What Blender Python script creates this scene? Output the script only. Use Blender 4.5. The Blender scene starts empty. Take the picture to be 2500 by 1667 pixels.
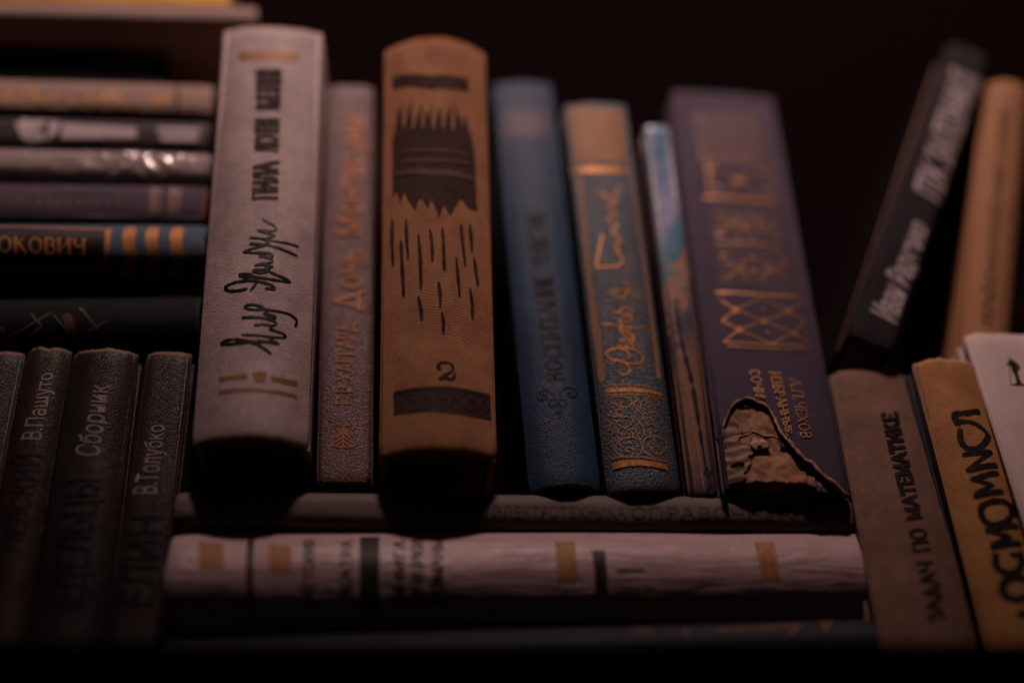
import bpy, bmesh, math, random
from mathutils import Vector, Matrix, noise, Euler
C_ = bpy.context.scene.collection
sc = bpy.context.scene
CM = 0.01
R = math.radians

# ------------------------------------------------------------------ camera
cam = bpy.data.objects.new('camera', bpy.data.cameras.new('camera')); C_.objects.link(cam)
cam.location = (0, -38.105*CM, -16.350*CM)
cam.rotation_euler = (R(90+30), 0, 0)
cam.data.sensor_width = 36; cam.data.lens = 3000/2500*36
cam.data.clip_start = 0.01; cam.data.clip_end = 20
cam.data.dof.use_dof = True
cam.data.dof.focus_distance = 0.420
cam.data.dof.aperture_fstop = 1.35
cam.data.dof.aperture_blades = 9
sc.camera = cam
# ------------------------------------------------------------------ world: an almost unlit room
w = bpy.data.worlds.new('World'); sc.world = w; w.use_nodes = True
w.node_tree.nodes['Background'].inputs[0].default_value = (.60, .46, .44, 1)
w.node_tree.nodes['Background'].inputs[1].default_value = 0.014
# ------------------------------------------------------------------ the one lamp, above and in front of the shelf
def lamp(loc, target, power, radius, size, blend, col):
    l = bpy.data.lights.new('reading_lamp', 'SPOT'); o = bpy.data.objects.new('reading_lamp', l); C_.objects.link(o)
    o.location = Vector(loc)*CM
    d = Vector(target)*CM-o.location
    o.rotation_euler = d.to_track_quat('-Z', 'Y').to_euler()
    l.energy = power; l.shadow_soft_size = radius*CM; l.spot_size = R(size); l.spot_blend = blend; l.color = col
    return o
lamp((2, -73, 137), (0.5, 0, 98), 176.0, 11.0, 69.9, 0.19, (1, .665, .60))
sc.view_settings.view_transform = 'Standard'; sc.view_settings.look = 'None'
sc.view_settings.exposure = 0; sc.view_settings.gamma = 1
sc.view_settings.use_curve_mapping = False
sc.render.engine = 'CYCLES'
sc.cycles.use_denoising = True
sc.cycles.max_bounces = 5
POSE={
'W':(-8.608,-1.350,0.843, 3.820,17.001, -0.0448,-0.0862,0.0925, 1.15,2.3,0.40),
'H':(-5.621,0.000,0.178, 1.923,17.357, -0.0546,0.0057,0.0637, 0.22,4.0,0.22),
'T':(-2.440,-0.950,0.649, 3.947,16.588, -0.0399,-0.0861,0.0800, 1.00,2.1,1.00),
'B1':(1.795,0.420,0.029, 2.490,19.110, -0.0681,0.0635,0.0606, 0.70,2.4,0.22),
'B2':(4.442,0.380,-0.038, 2.579,16.639, -0.0686,-0.0183,0.0756, 0.50,2.8,0.20),
'P':(6.487,0.500,-0.039, 1.118,15.585, -0.0491,-0.0267,0.0587, 0.15,4.0,0.15),
'C':(9.201,0.100,-0.167, 4.429,19.887, 0.0081,0.1333,0.0923, 0.50,3.0,0.15),
'R':(13.022,0.600,5.902, 1.790,15.792, 0.4125,0.0011,0.0488, 0.20,6.0,0.20),
'O':(16.728,1.630,3.193, 1.751,15.803, 0.2553,-0.0430,0.0174, 0.45,2.5,0.45),
'M':(13.006,-0.327,-7.058, 3.191,12.243, 0.0290,0.1622,0.1002, 0.65,2.4,0.65),
'S':(15.969,-0.237,-7.105, 2.342,12.102, -0.0340,0.0710,0.0610, 0.50,2.6,0.50),
'K':(18.417,-1.059,-6.805, 3.266,13.259, -0.0088,0.1537,0.0837, 0.30,6.0,0.30),
'Z1':(-17.954,-0.492,-7.221, 2.456,12.000, -0.0286,-0.0011,0.0568, 0.30,3.0,0.30),
'Z2':(-15.812,-0.501,-7.220, 1.571,12.126, -0.0350,0.0025,0.0588, 0.40,2.4,0.40),
'Z3':(-13.733,-0.444,-7.219, 2.282,11.916, -0.0393,-0.0161,0.0642, 0.50,2.4,0.50),
'Z4':(-11.674,-0.497,-7.221, 1.638,12.010, -0.0297,0.0008,0.0564, 0.22,4.0,0.22),
'L1':(-31.336,-1.772,21.454, 1.581,19.434, 1.5140,-0.0046,0.0776, 0.20,4.0,0.20),
'L2':(-31.872,-2.093,20.031, 0.887,21.323, 1.5375,-0.0020,0.0631, 0.20,4.0,0.20),
'L3':(-32.051,-0.742,17.756, 2.700,17.802, 1.5518,-0.0037,0.0676, 0.20,4.0,0.20),
'L4':(-31.143,-1.856,15.912, 1.529,19.194, 1.5388,-0.0064,0.0781, 0.20,4.0,0.20),
'L5':(-31.788,-1.850,14.147, 1.404,19.930, 1.5441,-0.0059,0.0753, 0.20,4.0,0.20),
'L6':(-30.439,-1.803,12.591, 1.346,18.854, 1.5472,-0.0058,0.0732, 0.30,3.0,0.30),
'L7':(-31.077,-1.899,10.598, 1.696,19.543, 1.5282,-0.0074,0.0796, 0.25,3.0,0.25),
'L8':(-31.510,-2.309,8.034, 2.342,20.309, 1.5115,-0.0111,0.0940, 0.75,2.2,0.75),
'L9':(-32.146,-1.678,5.028, 2.319,20.966, 1.4969,-0.0096,0.0852, 0.60,2.2,0.60),
'D':(-10.983,-0.450,-0.959, 1.221,22.469, 1.5547,0.0014,0.0603, 0.30,3.0,0.30),
'Wt':(-10.803,-0.650,-3.434, 3.021,22.686, 1.5350,0.0038,0.0773, 0.82,2.0,0.82),
'Bl':(-10.621,-0.800,-6.203, 1.648,22.297, 1.5264,-0.0057,0.0516, 0.50,2.3,0.50),
}
MARKS={
'W':{
 'signature':[
  ('s',0.106,[(0.579,2.996),(0.352,3.168),(0.072,3.314),(-.172,3.392),(-.454,3.473),(-.774,3.505),(-.989,3.47),(-1.04,3.412),(-.872,3.347),(-.551,3.333),(-.205,3.365),(0.17,3.394),(0.543,3.401),(0.813,3.384)]),
  ('s',0.085,[(0.813,3.384),(0.606,3.488),(0.5,3.585)]),
  ('s',0.085,[(-.36,3.643),(0.055,3.628),(0.465,3.609),(0.802,3.614),(1.001,3.658),(1.032,3.729),(0.946,3.795),(0.725,3.842),(0.588,3.873),(0.546,3.915)]),
  ('s',0.092,[(0.536,3.894),(0.655,3.898)]),
  ('s',0.078,[(0.034,4.015),(0.307,4.044),(0.581,4.031),(0.714,4.09),(0.711,4.157),(0.571,4.229),(0.26,4.289),(-.053,4.33),(-.383,4.311)]),
  ('s',0.085,[(-.382,4.307),(0.018,4.302),(0.432,4.293),(0.652,4.32),(0.673,4.387),(0.528,4.432),(0.321,4.445),(0.352,4.512),(0.419,4.561)]),
  ('s',0.078,[(0.312,4.634),(0.002,4.603),(-.245,4.645),(-.337,4.73),(-.218,4.786),(0.027,4.785),(0.203,4.729),(0.346,4.636),(0.622,4.605),(0.928,4.602),(1.166,4.566),(1.339,4.463),(1.376,4.357),(1.332,4.2)]),
  ('s',0.085,[(-.324,5.408),(-.57,5.357),(-.861,5.381),(-1.047,5.5),(-1.041,5.584),(-.843,5.664),(-.556,5.705),(-.235,5.713),(0.047,5.696),(0.296,5.64),(0.508,5.568),(0.623,5.48),(0.515,5.425),(0.34,5.441)]),
  ('s',0.078,[(-.163,5.366),(-.081,5.477),(-.018,5.6),(0.011,5.712),(-.022,5.819),(-.103,5.868),(-.35,5.854),(-.539,5.905),(-.59,5.969),(-.429,5.987),(-.213,5.952),(-.067,5.868),(0.216,5.825),(0.567,5.79),(0.912,5.794),(1.1,5.811),(0.977,5.893),(0.767,5.958),(0.52,6.045),(0.394,6.115),(0.268,6.189)]),
  ('s',0.071,[(0.344,6.07),(0.101,6.016),(-.132,6.076),(-.082,6.134),(0.129,6.154),(0.305,6.15),(0.372,6.218),(0.508,6.298),(0.332,6.319),(0.119,6.338),(-.074,6.318),(0.117,6.388),(0.327,6.415),(0.492,6.489),(0.445,6.602),(0.209,6.66),(0.066,6.685),(0.17,6.722),(0.384,6.68),(0.505,6.735),(0.395,6.816),(0.164,6.836),(-.12,6.822),(-.481,6.861)]),
  ('s',0.078,[(-.492,6.867),(-.236,6.98),(0.01,7.065),(0.185,7.134),(-.067,7.17),(-.32,7.195),(0.004,7.18),(0.362,7.136),(0.648,7.072),(0.931,7.001),(1.272,6.919)]),
  ('s',0.071,[(-.279,7.428),(0.028,7.406),(0.351,7.357),(0.707,7.316),(1.058,7.311),(1.303,7.304)]),
  ('s',0.071,[(0.184,7.155),(0.352,7.336),(0.136,7.388),(0.416,7.483),(0.52,7.554),(0.339,7.614),(0.194,7.656),(-.062,7.749),(0.226,7.735),(0.44,7.743),(0.554,7.817),(0.501,7.953),(0.317,8.066),(0.076,8.206)]),
 ],
 'bar':[
  ('p',0,[(-1.054,2.167),(-.58,2.154),(-.109,2.195),(-.081,1.99),(-.568,1.968),(-.999,1.968)]),
  ('p',0,[(0.054,2.238),(0.27,2.287),(0.527,2.264),(0.454,1.885),(0.291,1.886),(0.156,1.869)]),
  ('p',0,[(0.63,2.133),(1.058,2.143),(1.481,2.156),(1.478,1.957),(1.066,1.946),(0.691,1.975)]),
  ('p',0,[(-1.019,1.666),(-.436,1.654),(0.221,1.668),(0.813,1.656),(1.478,1.661),(1.482,1.539),(0.819,1.523),(0.229,1.533),(-.427,1.513),(-.996,1.52)]),
  ('p',0,[(-1.214,15.771),(-.114,15.736),(1.023,15.773),(1.038,15.384),(-.093,15.326),(-1.189,15.368)]),
 ],
 'print':[
  ('t',('ПИЛА', 'slab', 0.3),[(0.507,9.087),(0.483,10.689),(-.33,10.596),(-.294,9.055)]),
  ('t',('ЛОТИ', 'slab', 0.3),[(0.463,11.122),(0.423,12.599),(-.394,12.574),(-.323,11.093)]),
  ('t',('КЕНИ', 'slab', 0.3),[(0.399,13.115),(0.396,14.86),(-.458,14.835),(-.363,13.09)]),
 ],
},
'H':{
 'gilt':[
  ('t',('Г.Р.ХАГГАРД', 'mono', 0),[(0.23,2.826),(0.305,6.098),(-.3,6.079),(-.318,2.839)]),
  ('t',('Дочь Монтесумы', 'mono', 0),[(0.475,6.693),(0.504,15.671),(-.448,15.666),(-.517,6.712)]),
 ],
 'orn':[
  ('s',0.052,[(-.598,2.205),(-.382,2.174),(-.12,2.016),(0.503,2.009),(0.377,1.3),(-.022,1.205),(-.396,1.351),(-.598,2.205)]),
  ('s',0.058,[(-.061,1.95),(-.051,1.219)]),
  ('s',0.075,[(-.061,1.937),(-.207,1.721)]),
  ('s',0.075,[(-.061,1.937),(0.092,1.714)]),
  ('s',0.075,[(-.059,1.782),(-.274,1.569)]),
  ('s',0.075,[(-.059,1.782),(0.162,1.558)]),
  ('s',0.075,[(-.056,1.615),(-.306,1.404)]),
  ('s',0.075,[(-.056,1.615),(0.199,1.391)]),
  ('s',0.075,[(-.054,1.467),(-.28,1.257)]),
  ('s',0.075,[(-.054,1.467),(0.177,1.245)]),
 ],
},
'T':{
 'block':[
  ('p',0,[(-1.625,15.144),(-.186,14.759),(1.244,14.935),(1.232,14.3),(-.189,14.13),(-1.62,14.533)]),
 ],
 'rag':[
  ('p',0,[(-1.581,9.737),(-1.442,10.034),(-1.297,9.381),(-1.159,9.854),(-.99,9.342),(-.768,8.962),(-.574,9.446),(-.326,8.964),(-.186,9.345),(0.059,8.571),(0.23,9.16),(0.449,8.731),(0.621,9.018),(0.855,9.529),(1.024,9.319),(1.194,9.151),(1.459,9.232),(1.418,11.487),(1.316,12.4),(1.21,12.489),(1.082,13.343),(0.947,12.384),(0.808,13.314),(0.596,12.353),(0.422,13.398),(0.26,12.3),(0.049,13.256),(-.113,12.283),(-.298,13.191),(-.484,12.309),(-.654,13.239),(-.855,12.384),(-1.024,13.551),(-1.17,12.489),(-1.372,13.556),(-1.545,12.525),(-1.601,12.209)]),
  ('s',0.064,[(-1.429,12.465),(-1.416,13.085),(-1.424,13.511)]),
  ('s',0.064,[(-1.274,12.67),(-1.26,13.293),(-1.268,13.719)]),
  ('s',0.064,[(-.912,12.677),(-.896,13.299),(-.902,13.724)]),
  ('s',0.064,[(-.569,12.391),(-.551,13.011),(-.556,13.432)]),
  ('s',0.064,[(-.427,12.097),(-.408,12.714),(-.413,13.132)]),
  ('s',0.064,[(-.198,12.423),(-.177,13.046),(-.181,13.465)]),
  ('s',0.064,[(0.155,12.154),(0.178,12.776),(0.176,13.194)]),
  ('s',0.064,[(0.522,12.476),(0.547,13.106),(0.546,13.527)]),
  ('s',0.064,[(0.696,12.446),(0.722,13.079),(0.722,13.5)]),
  ('s',0.064,[(0.894,12.022),(0.922,12.652),(0.923,13.071)]),
  ('s',0.064,[(1.115,11.827),(1.144,12.46),(1.145,12.879)]),
 ],
 'worn':[
  ('s',0.138,[(-1.223,11.584),(-.033,11.404),(1.179,11.444)]),
  ('s',0.138,[(-1.278,11.166),(-.064,10.967),(1.172,11.102)]),
  ('s',0.255,[(-1.475,10.749),(-.138,10.467),(1.22,10.516)]),
 ],
 'ink':[
  ('s',0.125,[(-1.581,8.863),(-1.588,7.977),(-1.537,6.998)]),
  ('s',0.125,[(-1.269,7.895),(-1.221,6.846),(-1.159,5.672)]),
  ('s',0.125,[(-1.099,8.672),(-1.068,7.945),(-1.008,7.107)]),
  ('s',0.125,[(-.653,7.915),(-.583,6.858),(-.571,5.8)]),
  ('s',0.125,[(-.251,8.136),(-.183,7.474),(-.173,6.872)]),
  ('s',0.125,[(0.18,8.188),(0.217,7.481),(0.236,6.508)]),
  ('s',0.125,[(0.839,8.423),(0.9,7.592),(0.975,6.826)]),
  ('s',0.125,[(1.169,8.526),(1.204,8.019),(1.223,7.462)]),
  ('s',0.125,[(0.658,7.03),(0.704,6.247),(0.752,5.587)]),
  ('s',0.125,[(1.293,7.208),(1.343,6.753),(1.406,6.21)]),
  ('s',0.125,[(1.12,5.933),(1.196,5.336),(1.186,4.845)]),
  ('s',0.125,[(0.034,6.005),(0.086,5.546),(0.082,5.091)]),
  ('s',0.125,[(-.655,5.496),(-.572,5.03),(-.545,4.669)]),
  ('s',0.125,[(0.136,4.859),(0.189,4.536),(0.171,4.135)]),
 ],
 'print':[
  ('s',0.098,[(0.016,2.778),(-.023,2.883),(0.063,2.995),(0.234,3.044),(0.416,3),(0.489,2.883),(0.43,2.716),(0.229,2.58),(0.047,2.427)]),
  ('s',0.115,[(0.047,2.427),(0.228,2.481),(0.398,2.436),(0.501,2.495),(0.542,2.604)]),
  ('s',0.15,[(-.006,2.821),(0.05,2.797)]),
 ],
 'label':[
  ('p',0,[(-1.487,2.193),(-.728,2.154),(0.112,2.147),(0.909,2.143),(1.77,2.19),(1.775,1.238),(0.892,1.181),(0.104,1.228),(-.728,1.248),(-1.481,1.338)]),
 ],
 'label_relief':[
  ('s',0.052,[(-1.327,1.936),(-1.146,1.737),(-1.006,1.524),(-.839,1.372)]),
  ('s',0.052,[(-1.324,1.48),(-1.146,1.555),(-1.006,1.705),(-.839,1.813)]),
  ('s',0.052,[(-.878,1.876),(-.7,1.696),(-.561,1.498),(-.395,1.363)]),
  ('s',0.052,[(-.878,1.423),(-.7,1.515),(-.561,1.679),(-.393,1.803)]),
  ('s',0.052,[(-.404,1.841),(-.227,1.679),(-.089,1.494),(0.078,1.374)]),
  ('s',0.052,[(-.406,1.388),(-.228,1.498),(-.087,1.675),(0.081,1.814)]),
  ('s',0.052,[(0.098,1.828),(0.276,1.682),(0.415,1.51),(0.583,1.405)]),
  ('s',0.052,[(0.094,1.376),(0.274,1.501),(0.417,1.692),(0.589,1.848)]),
  ('s',0.052,[(0.606,1.838),(0.786,1.711),(0.927,1.553),(1.099,1.467)]),
  ('s',0.052,[(0.599,1.383),(0.783,1.529),(0.93,1.736),(1.107,1.914)]),
  ('s',0.052,[(1.066,1.873),(1.251,1.765),(1.395,1.622),(1.572,1.555)]),
  ('s',0.052,[(1.057,1.415),(1.247,1.581),(1.399,1.807),(1.583,2.007)]),
  ('s',0.035,[(-1.459,2.122),(-.728,2.087),(0.112,2.08),(0.907,2.076),(1.737,2.109)]),
 ],
},
'B1':{
 'print':[
  ('t',('ВОСПИТАНИЕ', 'serif', 0),[(0.286,4.059),(0.28,8.826),(-.364,8.793),(-.306,4.055)]),
  ('t',('ЧУВСТВ', 'serif', 0),[(0.266,9.185),(0.197,11.821),(-.396,11.724),(-.383,9.125)]),
 ],
 'orn':[
  ('s',0.044,[(-.208,3.593),(-.35,3.683),(-.563,3.627),(-.673,3.482),(-.617,3.34),(-.421,3.338),(-.361,3.446),(-.473,3.527),(-.529,3.457)]),
  ('s',0.044,[(0.179,3.668),(0.422,3.773),(0.641,3.736),(0.721,3.584),(0.627,3.416),(0.435,3.393),(0.352,3.491),(0.497,3.587)]),
  ('s',0.044,[(-.211,3.564),(-.08,3.346),(-.013,2.989),(0.005,2.549)]),
  ('s',0.044,[(0.176,3.638),(0.077,3.4),(-.013,2.989)]),
  ('s',0.039,[(-.087,3.275),(-.238,3.269),(-.324,3.144),(-.238,2.992),(-.084,3.039),(0.003,3.165)]),
  ('s',0.039,[(0.088,3.251),(0.24,3.252),(0.293,3.119),(0.187,2.973),(0.066,3.033),(0.014,3.164)]),
  ('s',0.068,[(-.074,2.769),(0.009,2.695),(0.097,2.774)]),
  ('s',0.058,[(0.009,2.695),(0.008,2.532)]),
 ],
 'foil':[
  ('p',0,[(-.985,17.522),(-.071,17.428),(0.918,17.418),(0.827,15.901),(-.124,15.92),(-1.035,15.988)]),
 ],
},
'B2':{
 'foil':[
  ('p',0,[(-1.224,16.435),(-.104,16.391),(1.105,16.329),(0.943,13.669),(-.127,13.679),(-1.19,13.756)]),
  ('s',0.214,[(-.983,12.958),(-1.065,9.054),(-1.04,7.182),(-1.003,5.262),(-1.008,4.225)]),
  ('s',0.166,[(1.063,12.922),(1.069,9.914),(1.08,7.763),(1.064,5.936),(1.016,4.284)]),
 ],
 'bar':[
  ('s',0.285,[(-1.147,13.412),(-.165,13.308),(0.918,13.293)]),
 ],
 'gilt':[
  ('s',0.073,[(-.404,4.392),(-.276,4.269),(-.075,4.375),(-.037,4.575),(-.211,4.755),(-.452,4.87),(-.624,4.904)]),
  ('s',0.073,[(-.624,4.904),(-.306,4.818),(0.042,4.718),(0.329,4.738),(0.509,4.907),(0.431,5.137),(0.213,5.286),(-.09,5.357),(-.399,5.35),(-.682,5.299),(-.779,5.172),(-.632,4.963),(-.35,4.873),(-.077,4.93),(0.022,5.079),(-.091,5.258),(-.346,5.375)]),
  ('s',0.058,[(-.344,5.481),(-.058,5.409),(-.008,5.526),(-.14,5.601),(-.25,5.676),(0.051,5.678),(0.246,5.345)]),
  ('s',0.058,[(0.276,5.592),(0.024,5.803),(-.177,6.047),(-.079,6.134),(0.158,5.919),(0.276,5.592),(0.25,5.949)]),
  ('s',0.058,[(-.84,6.429),(-.295,6.292),(0.321,6.188),(0.828,6.235)]),
  ('s',0.054,[(-.143,6.255),(-.215,6.079),(0.093,6.04),(0.212,6.158)]),
  ('s',0.054,[(-.084,6.314),(-.159,6.484),(0.005,6.637),(0.271,6.658),(0.225,6.488),(-.02,6.42)]),
  ('s',0.054,[(-.336,6.868),(-.083,6.784),(0.28,6.73),(0.297,6.962),(0.051,7.037),(-.138,6.859)]),
  ('s',0.058,[(0.74,7.374),(0.531,7.474),(0.253,7.773),(-.347,7.727),(-.159,7.521),(0.1,7.465),(0.346,7.961),(0.172,8.085)]),
  ('s',0.088,[(-.754,8.831),(-.658,9.271),(-.506,9.831),(-.399,10.244)]),
  ('s',0.078,[(-.728,8.838),(-.012,8.831),(0.249,9.134),(0.053,9.418)]),
  ('s',0.068,[(0.162,9.416),(0.042,9.805),(0.286,9.934),(-.002,10.393),(0.22,10.655),(-.145,10.991),(0.252,11.187),(-.043,11.524),(0.268,11.724),(-.092,11.998),(-.245,12.233)]),
  ('s',0.058,[(0.231,11.995),(0.523,12.484)]),
 ],
 'orn':[
  ('s',0.034,[(-.968,3.956),(-.487,3.915),(-.01,3.887),(0.524,3.821),(1.023,3.767)]),
  ('p',0,[(-.943,3.824),(-.499,3.803),(-.023,3.78),(0.509,3.706),(1.04,3.647),(1.044,3.512),(0.49,3.558),(-.042,3.616),(-.517,3.636),(-.926,3.661)]),
  ('s',0.029,[(-.949,3.566),(-.528,3.536),(-.028,3.52),(0.503,3.452),(1.047,3.412)]),
  ('s',0.029,[(-.935,3.327),(-.779,3.466),(-.487,3.463),(-.199,3.357),(-.118,3.186),(-.263,3.025),(-.48,3.082),(-.49,3.211),(-.34,3.225)]),
  ('s',0.029,[(-.875,3.226),(-.706,3.244),(-.576,3.094),(-.415,2.997)]),
  ('s',0.029,[(0.264,3.204),(0.411,3.347),(0.675,3.348),(0.88,3.247),(0.829,3.08)]),
  ('s',0.029,[(0.278,3.104),(0.418,2.994),(0.588,3.093),(0.524,3.212),(0.379,3.172)]),
  ('s',0.029,[(0.069,3.275),(-.056,3.111),(0.074,2.89),(0.184,3.093),(0.069,3.275)]),
  ('s',0.029,[(0.07,2.862),(-.08,2.657),(0.052,2.421),(0.192,2.621),(0.07,2.862)]),
  ('s',0.029,[(0.063,2.388),(-.096,2.108),(0.037,1.767),(0.19,2.073),(0.063,2.388)]),
  ('s',0.029,[(0.034,3.405),(0.119,3.263),(0.011,3.21)]),
  ('s',0.029,[(-.626,2.724),(-.688,2.868),(-.564,2.981),(-.43,2.866),(-.494,2.728),(-.613,2.755)]),
  ('s',0.029,[(-.982,2.852),(-.806,2.737),(-.572,2.683),(-.283,2.638),(-.17,2.495),(-.312,2.294),(-.521,2.27),(-.716,2.47),(-.614,2.524),(-.476,2.451)]),
  ('s',0.029,[(-.621,2.017),(-.686,2.164),(-.53,2.271),(-.41,2.127),(-.515,1.975),(-.678,2.065)]),
  ('s',0.029,[(0.229,2.51),(0.446,2.607),(0.523,2.478)]),
  ('s',0.029,[(0.253,2.417),(0.341,2.307),(0.493,2.366)]),
  ('s',0.029,[(0.551,2.812),(0.708,2.794),(0.712,2.661),(0.534,2.683)]),
  ('s',0.029,[(-.293,2.118),(-.208,2.004),(-.212,1.885)]),
  ('s',0.029,[(0.387,2.144),(0.397,1.947),(0.229,1.817)]),
  ('s',0.029,[(-.571,1.82),(-.765,1.692),(-.864,1.5),(-.772,1.265),(-.503,1.14),(-.258,1.242),(-.248,1.412),(-.439,1.492),(-.533,1.384),(-.384,1.331)]),
  ('s',0.029,[(-1.043,1.758),(-.665,1.834),(-.273,1.872),(0.006,1.714),(0.064,1.496),(-.051,1.243),(-.204,1.207)]),
  ('s',0.029,[(0.097,1.641),(0.245,1.827),(0.586,1.892),(0.842,1.805),(0.918,1.56),(0.711,1.257),(0.458,1.237),(0.367,1.396),(0.537,1.52),(0.615,1.408)]),
  ('s',0.029,[(0.064,1.496),(0.087,1.281),(0.3,1.192)]),
  ('s',0.029,[(0.539,2.325),(0.677,2.173),(0.556,2.053),(0.465,2.157)]),
  ('s',0.029,[(-.996,2.241),(-.853,2.282),(-.798,2.132),(-.923,2.056)]),
  ('s',0.029,[(-.982,2.62),(-.88,2.48),(-.929,2.357)]),
  ('s',0.029,[(0.802,2.686),(0.92,2.543),(0.811,2.356)]),
  ('s',0.029,[(0.411,1.343),(0.509,1.39)]),
  ('s',0.029,[(-.494,1.648),(-.389,1.718),(-.307,1.658)]),
  ('s',0.034,[(-1.008,1.195),(-.597,1.153),(-.14,1.124),(0.347,1.048),(0.859,0.97)]),
  ('p',0,[(-.989,1.029),(-.586,1.029),(-.152,1.023),(0.334,0.942),(0.826,0.858),(0.838,0.637),(0.308,0.746),(-.177,0.812),(-.612,0.8),(-.984,0.763)]),
 ],
},
'C':{
 'orn':[
  ('s',0.119,[(-1.446,13.446),(-.002,13.435),(1.48,13.475)]),
  ('s',0.103,[(-1.521,8.45),(0.045,8.357),(1.65,8.452)]),
  ('s',0.158,[(-.105,11.875),(0.102,11.875)]),
  ('s',0.174,[(-.09,9.575),(0.131,9.575)]),
  ('s',0.134,[(-1.089,15.113),(-.911,15.098)]),
  ('s',0.134,[(0.927,15.094),(1.116,15.105)]),
  ('s',0.174,[(-.114,14.444),(0.121,14.446)]),
  ('s',0.134,[(-1.013,13.988),(-.837,13.974)]),
  ('s',0.134,[(1.023,14.046),(1.21,14.061)]),
  ('s',0.095,[(-1.137,10.309),(-1.021,10.291)]),
  ('s',0.111,[(-.019,10.206),(0.122,10.2)]),
  ('s',0.087,[(1.236,10.336),(1.354,10.344)]),
  ('s',0.103,[(-1.178,11.393),(-1.05,11.374)]),
  ('s',0.079,[(1.121,11.4),(1.228,11.403)]),
  ('s',0.043,[(-1.088,12.489),(-.506,11.977),(-1.188,11.567)]),
  ('s',0.043,[(1.322,12.404),(0.579,11.849),(1.34,11.617)]),
  ('s',0.043,[(-.398,12.339),(-.349,11.681)]),
  ('s',0.043,[(0.579,12.335),(0.468,11.749)]),
  ('s',0.043,[(-.528,12.33),(0.646,12.342)]),
  ('s',0.043,[(-1.118,9.949),(-.474,9.631),(-1.119,9.125)]),
  ('s',0.043,[(1.376,10.089),(0.552,9.546),(1.398,9.374)]),
  ('s',0.043,[(-.29,10.102),(-.474,9.631),(-.291,9.109)]),
  ('s',0.043,[(0.467,10.079),(0.552,9.546),(0.208,9.105)]),
  ('s',0.043,[(-1.158,15.494),(-1.218,13.665)]),
  ('s',0.043,[(1.515,15.636),(1.436,13.647)]),
  ('s',0.043,[(-.479,14.999),(0.005,14.454),(0.611,15.1)]),
  ('s',0.043,[(-.488,13.781),(0.005,14.454),(0.573,13.783)]),
  ('s',0.043,[(-1.285,15.543),(0.16,15.824),(1.515,15.636)]),
  ('s',0.043,[(-1.196,10.921),(1.233,10.905)]),
  ('s',0.043,[(-.397,11.286),(-.375,10.943)]),
  ('s',0.043,[(0.121,11.327),(0.13,10.897)]),
  ('s',0.045,[(0.138,8.2),(-.95,7.527),(0.03,7.061),(1.066,7.64),(0.138,8.2)]),
  ('s',0.045,[(0.03,7.061),(-.927,6.591),(0.175,6.012),(1.144,6.597),(0.03,7.061)]),
  ('s',0.045,[(-.95,7.527),(-1.417,8.026)]),
  ('s',0.045,[(1.066,7.64),(1.804,8.299)]),
  ('s',0.045,[(-.95,7.527),(-1.493,7.048),(-.927,6.591),(-1.51,6.091)]),
  ('s',0.045,[(1.066,7.64),(1.677,7.247),(1.144,6.597),(1.666,6.202)]),
  ('s',0.03,[(-1.085,7.529),(-.813,7.528)]),
  ('s',0.03,[(-1.009,7.666),(-.891,7.389)]),
  ('s',0.03,[(-1.041,7.39),(-.857,7.666)]),
  ('s',0.03,[(-.929,7.705),(-.971,7.35)]),
  ('s',0.03,[(0.919,7.618),(1.216,7.667)]),
  ('s',0.03,[(1.006,7.77),(1.127,7.512)]),
  ('s',0.03,[(0.963,7.485),(1.171,7.798)]),
  ('s',0.03,[(1.094,7.824),(1.038,7.458)]),
  ('s',0.03,[(-.11,7.052),(0.17,7.071)]),
  ('s',0.03,[(-.029,7.194),(0.089,6.929)]),
  ('s',0.03,[(-.066,6.918),(0.126,7.205)]),
  ('s',0.03,[(0.054,7.239),(0.006,6.884)]),
  ('s',0.03,[(-1.06,6.593),(-.792,6.591)]),
  ('s',0.03,[(-.985,6.726),(-.868,6.456)]),
  ('s',0.03,[(-1.017,6.457),(-.835,6.726)]),
  ('s',0.03,[(-.906,6.764),(-.947,6.418)]),
  ('s',0.03,[(0.997,6.573),(1.293,6.626)]),
  ('s',0.03,[(1.084,6.722),(1.204,6.474)]),
  ('s',0.03,[(1.041,6.445),(1.249,6.752)]),
  ('s',0.03,[(1.172,6.776),(1.116,6.419)]),
  ('s',0.08,[(0.059,7.615),(0.121,7.619)]),
  ('s',0.08,[(0.063,6.52),(0.125,6.525)]),
  ('s',0.054,[(-1.495,6.042),(-.647,5.973),(0.167,5.974),(0.905,5.999),(1.641,6.082)]),
  ('s',0.042,[(-1.407,5.863),(-.671,5.779),(0.139,5.774),(0.877,5.813),(1.562,5.912)]),
 ],
 'faded_gilt':[
  ('s',0.088,[(-1.447,18.489),(-.075,18.488),(1.535,18.589)]),
  ('s',0.088,[(-1.451,18.12),(-.118,18.113),(1.499,18.211)]),
  ('s',0.088,[(-1.454,17.755),(-.162,17.741),(1.463,17.836)]),
  ('s',0.088,[(-1.458,17.392),(-.204,17.372),(1.427,17.465)]),
  ('s',0.088,[(-1.461,17.033),(-.247,17.007),(1.392,17.097)]),
  ('s',0.088,[(-1.465,16.677),(-.289,16.645),(1.356,16.732)]),
  ('s',0.088,[(-1.468,16.323),(-.33,16.286),(1.321,16.37)]),
  ('s',0.088,[(-1.471,15.973),(-.371,15.931),(1.287,16.012)]),
  ('s',0.088,[(-1.475,15.626),(-.412,15.579),(1.252,15.657)]),
  ('s',0.071,[(-1.323,18.53),(-1.364,15.545)]),
  ('s',0.071,[(-.767,18.552),(-.832,15.551)]),
  ('s',0.071,[(-.202,18.6),(-.289,15.589)]),
  ('s',0.071,[(0.367,18.658),(0.259,15.639)]),
  ('s',0.071,[(0.943,18.729),(0.813,15.702)]),
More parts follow.
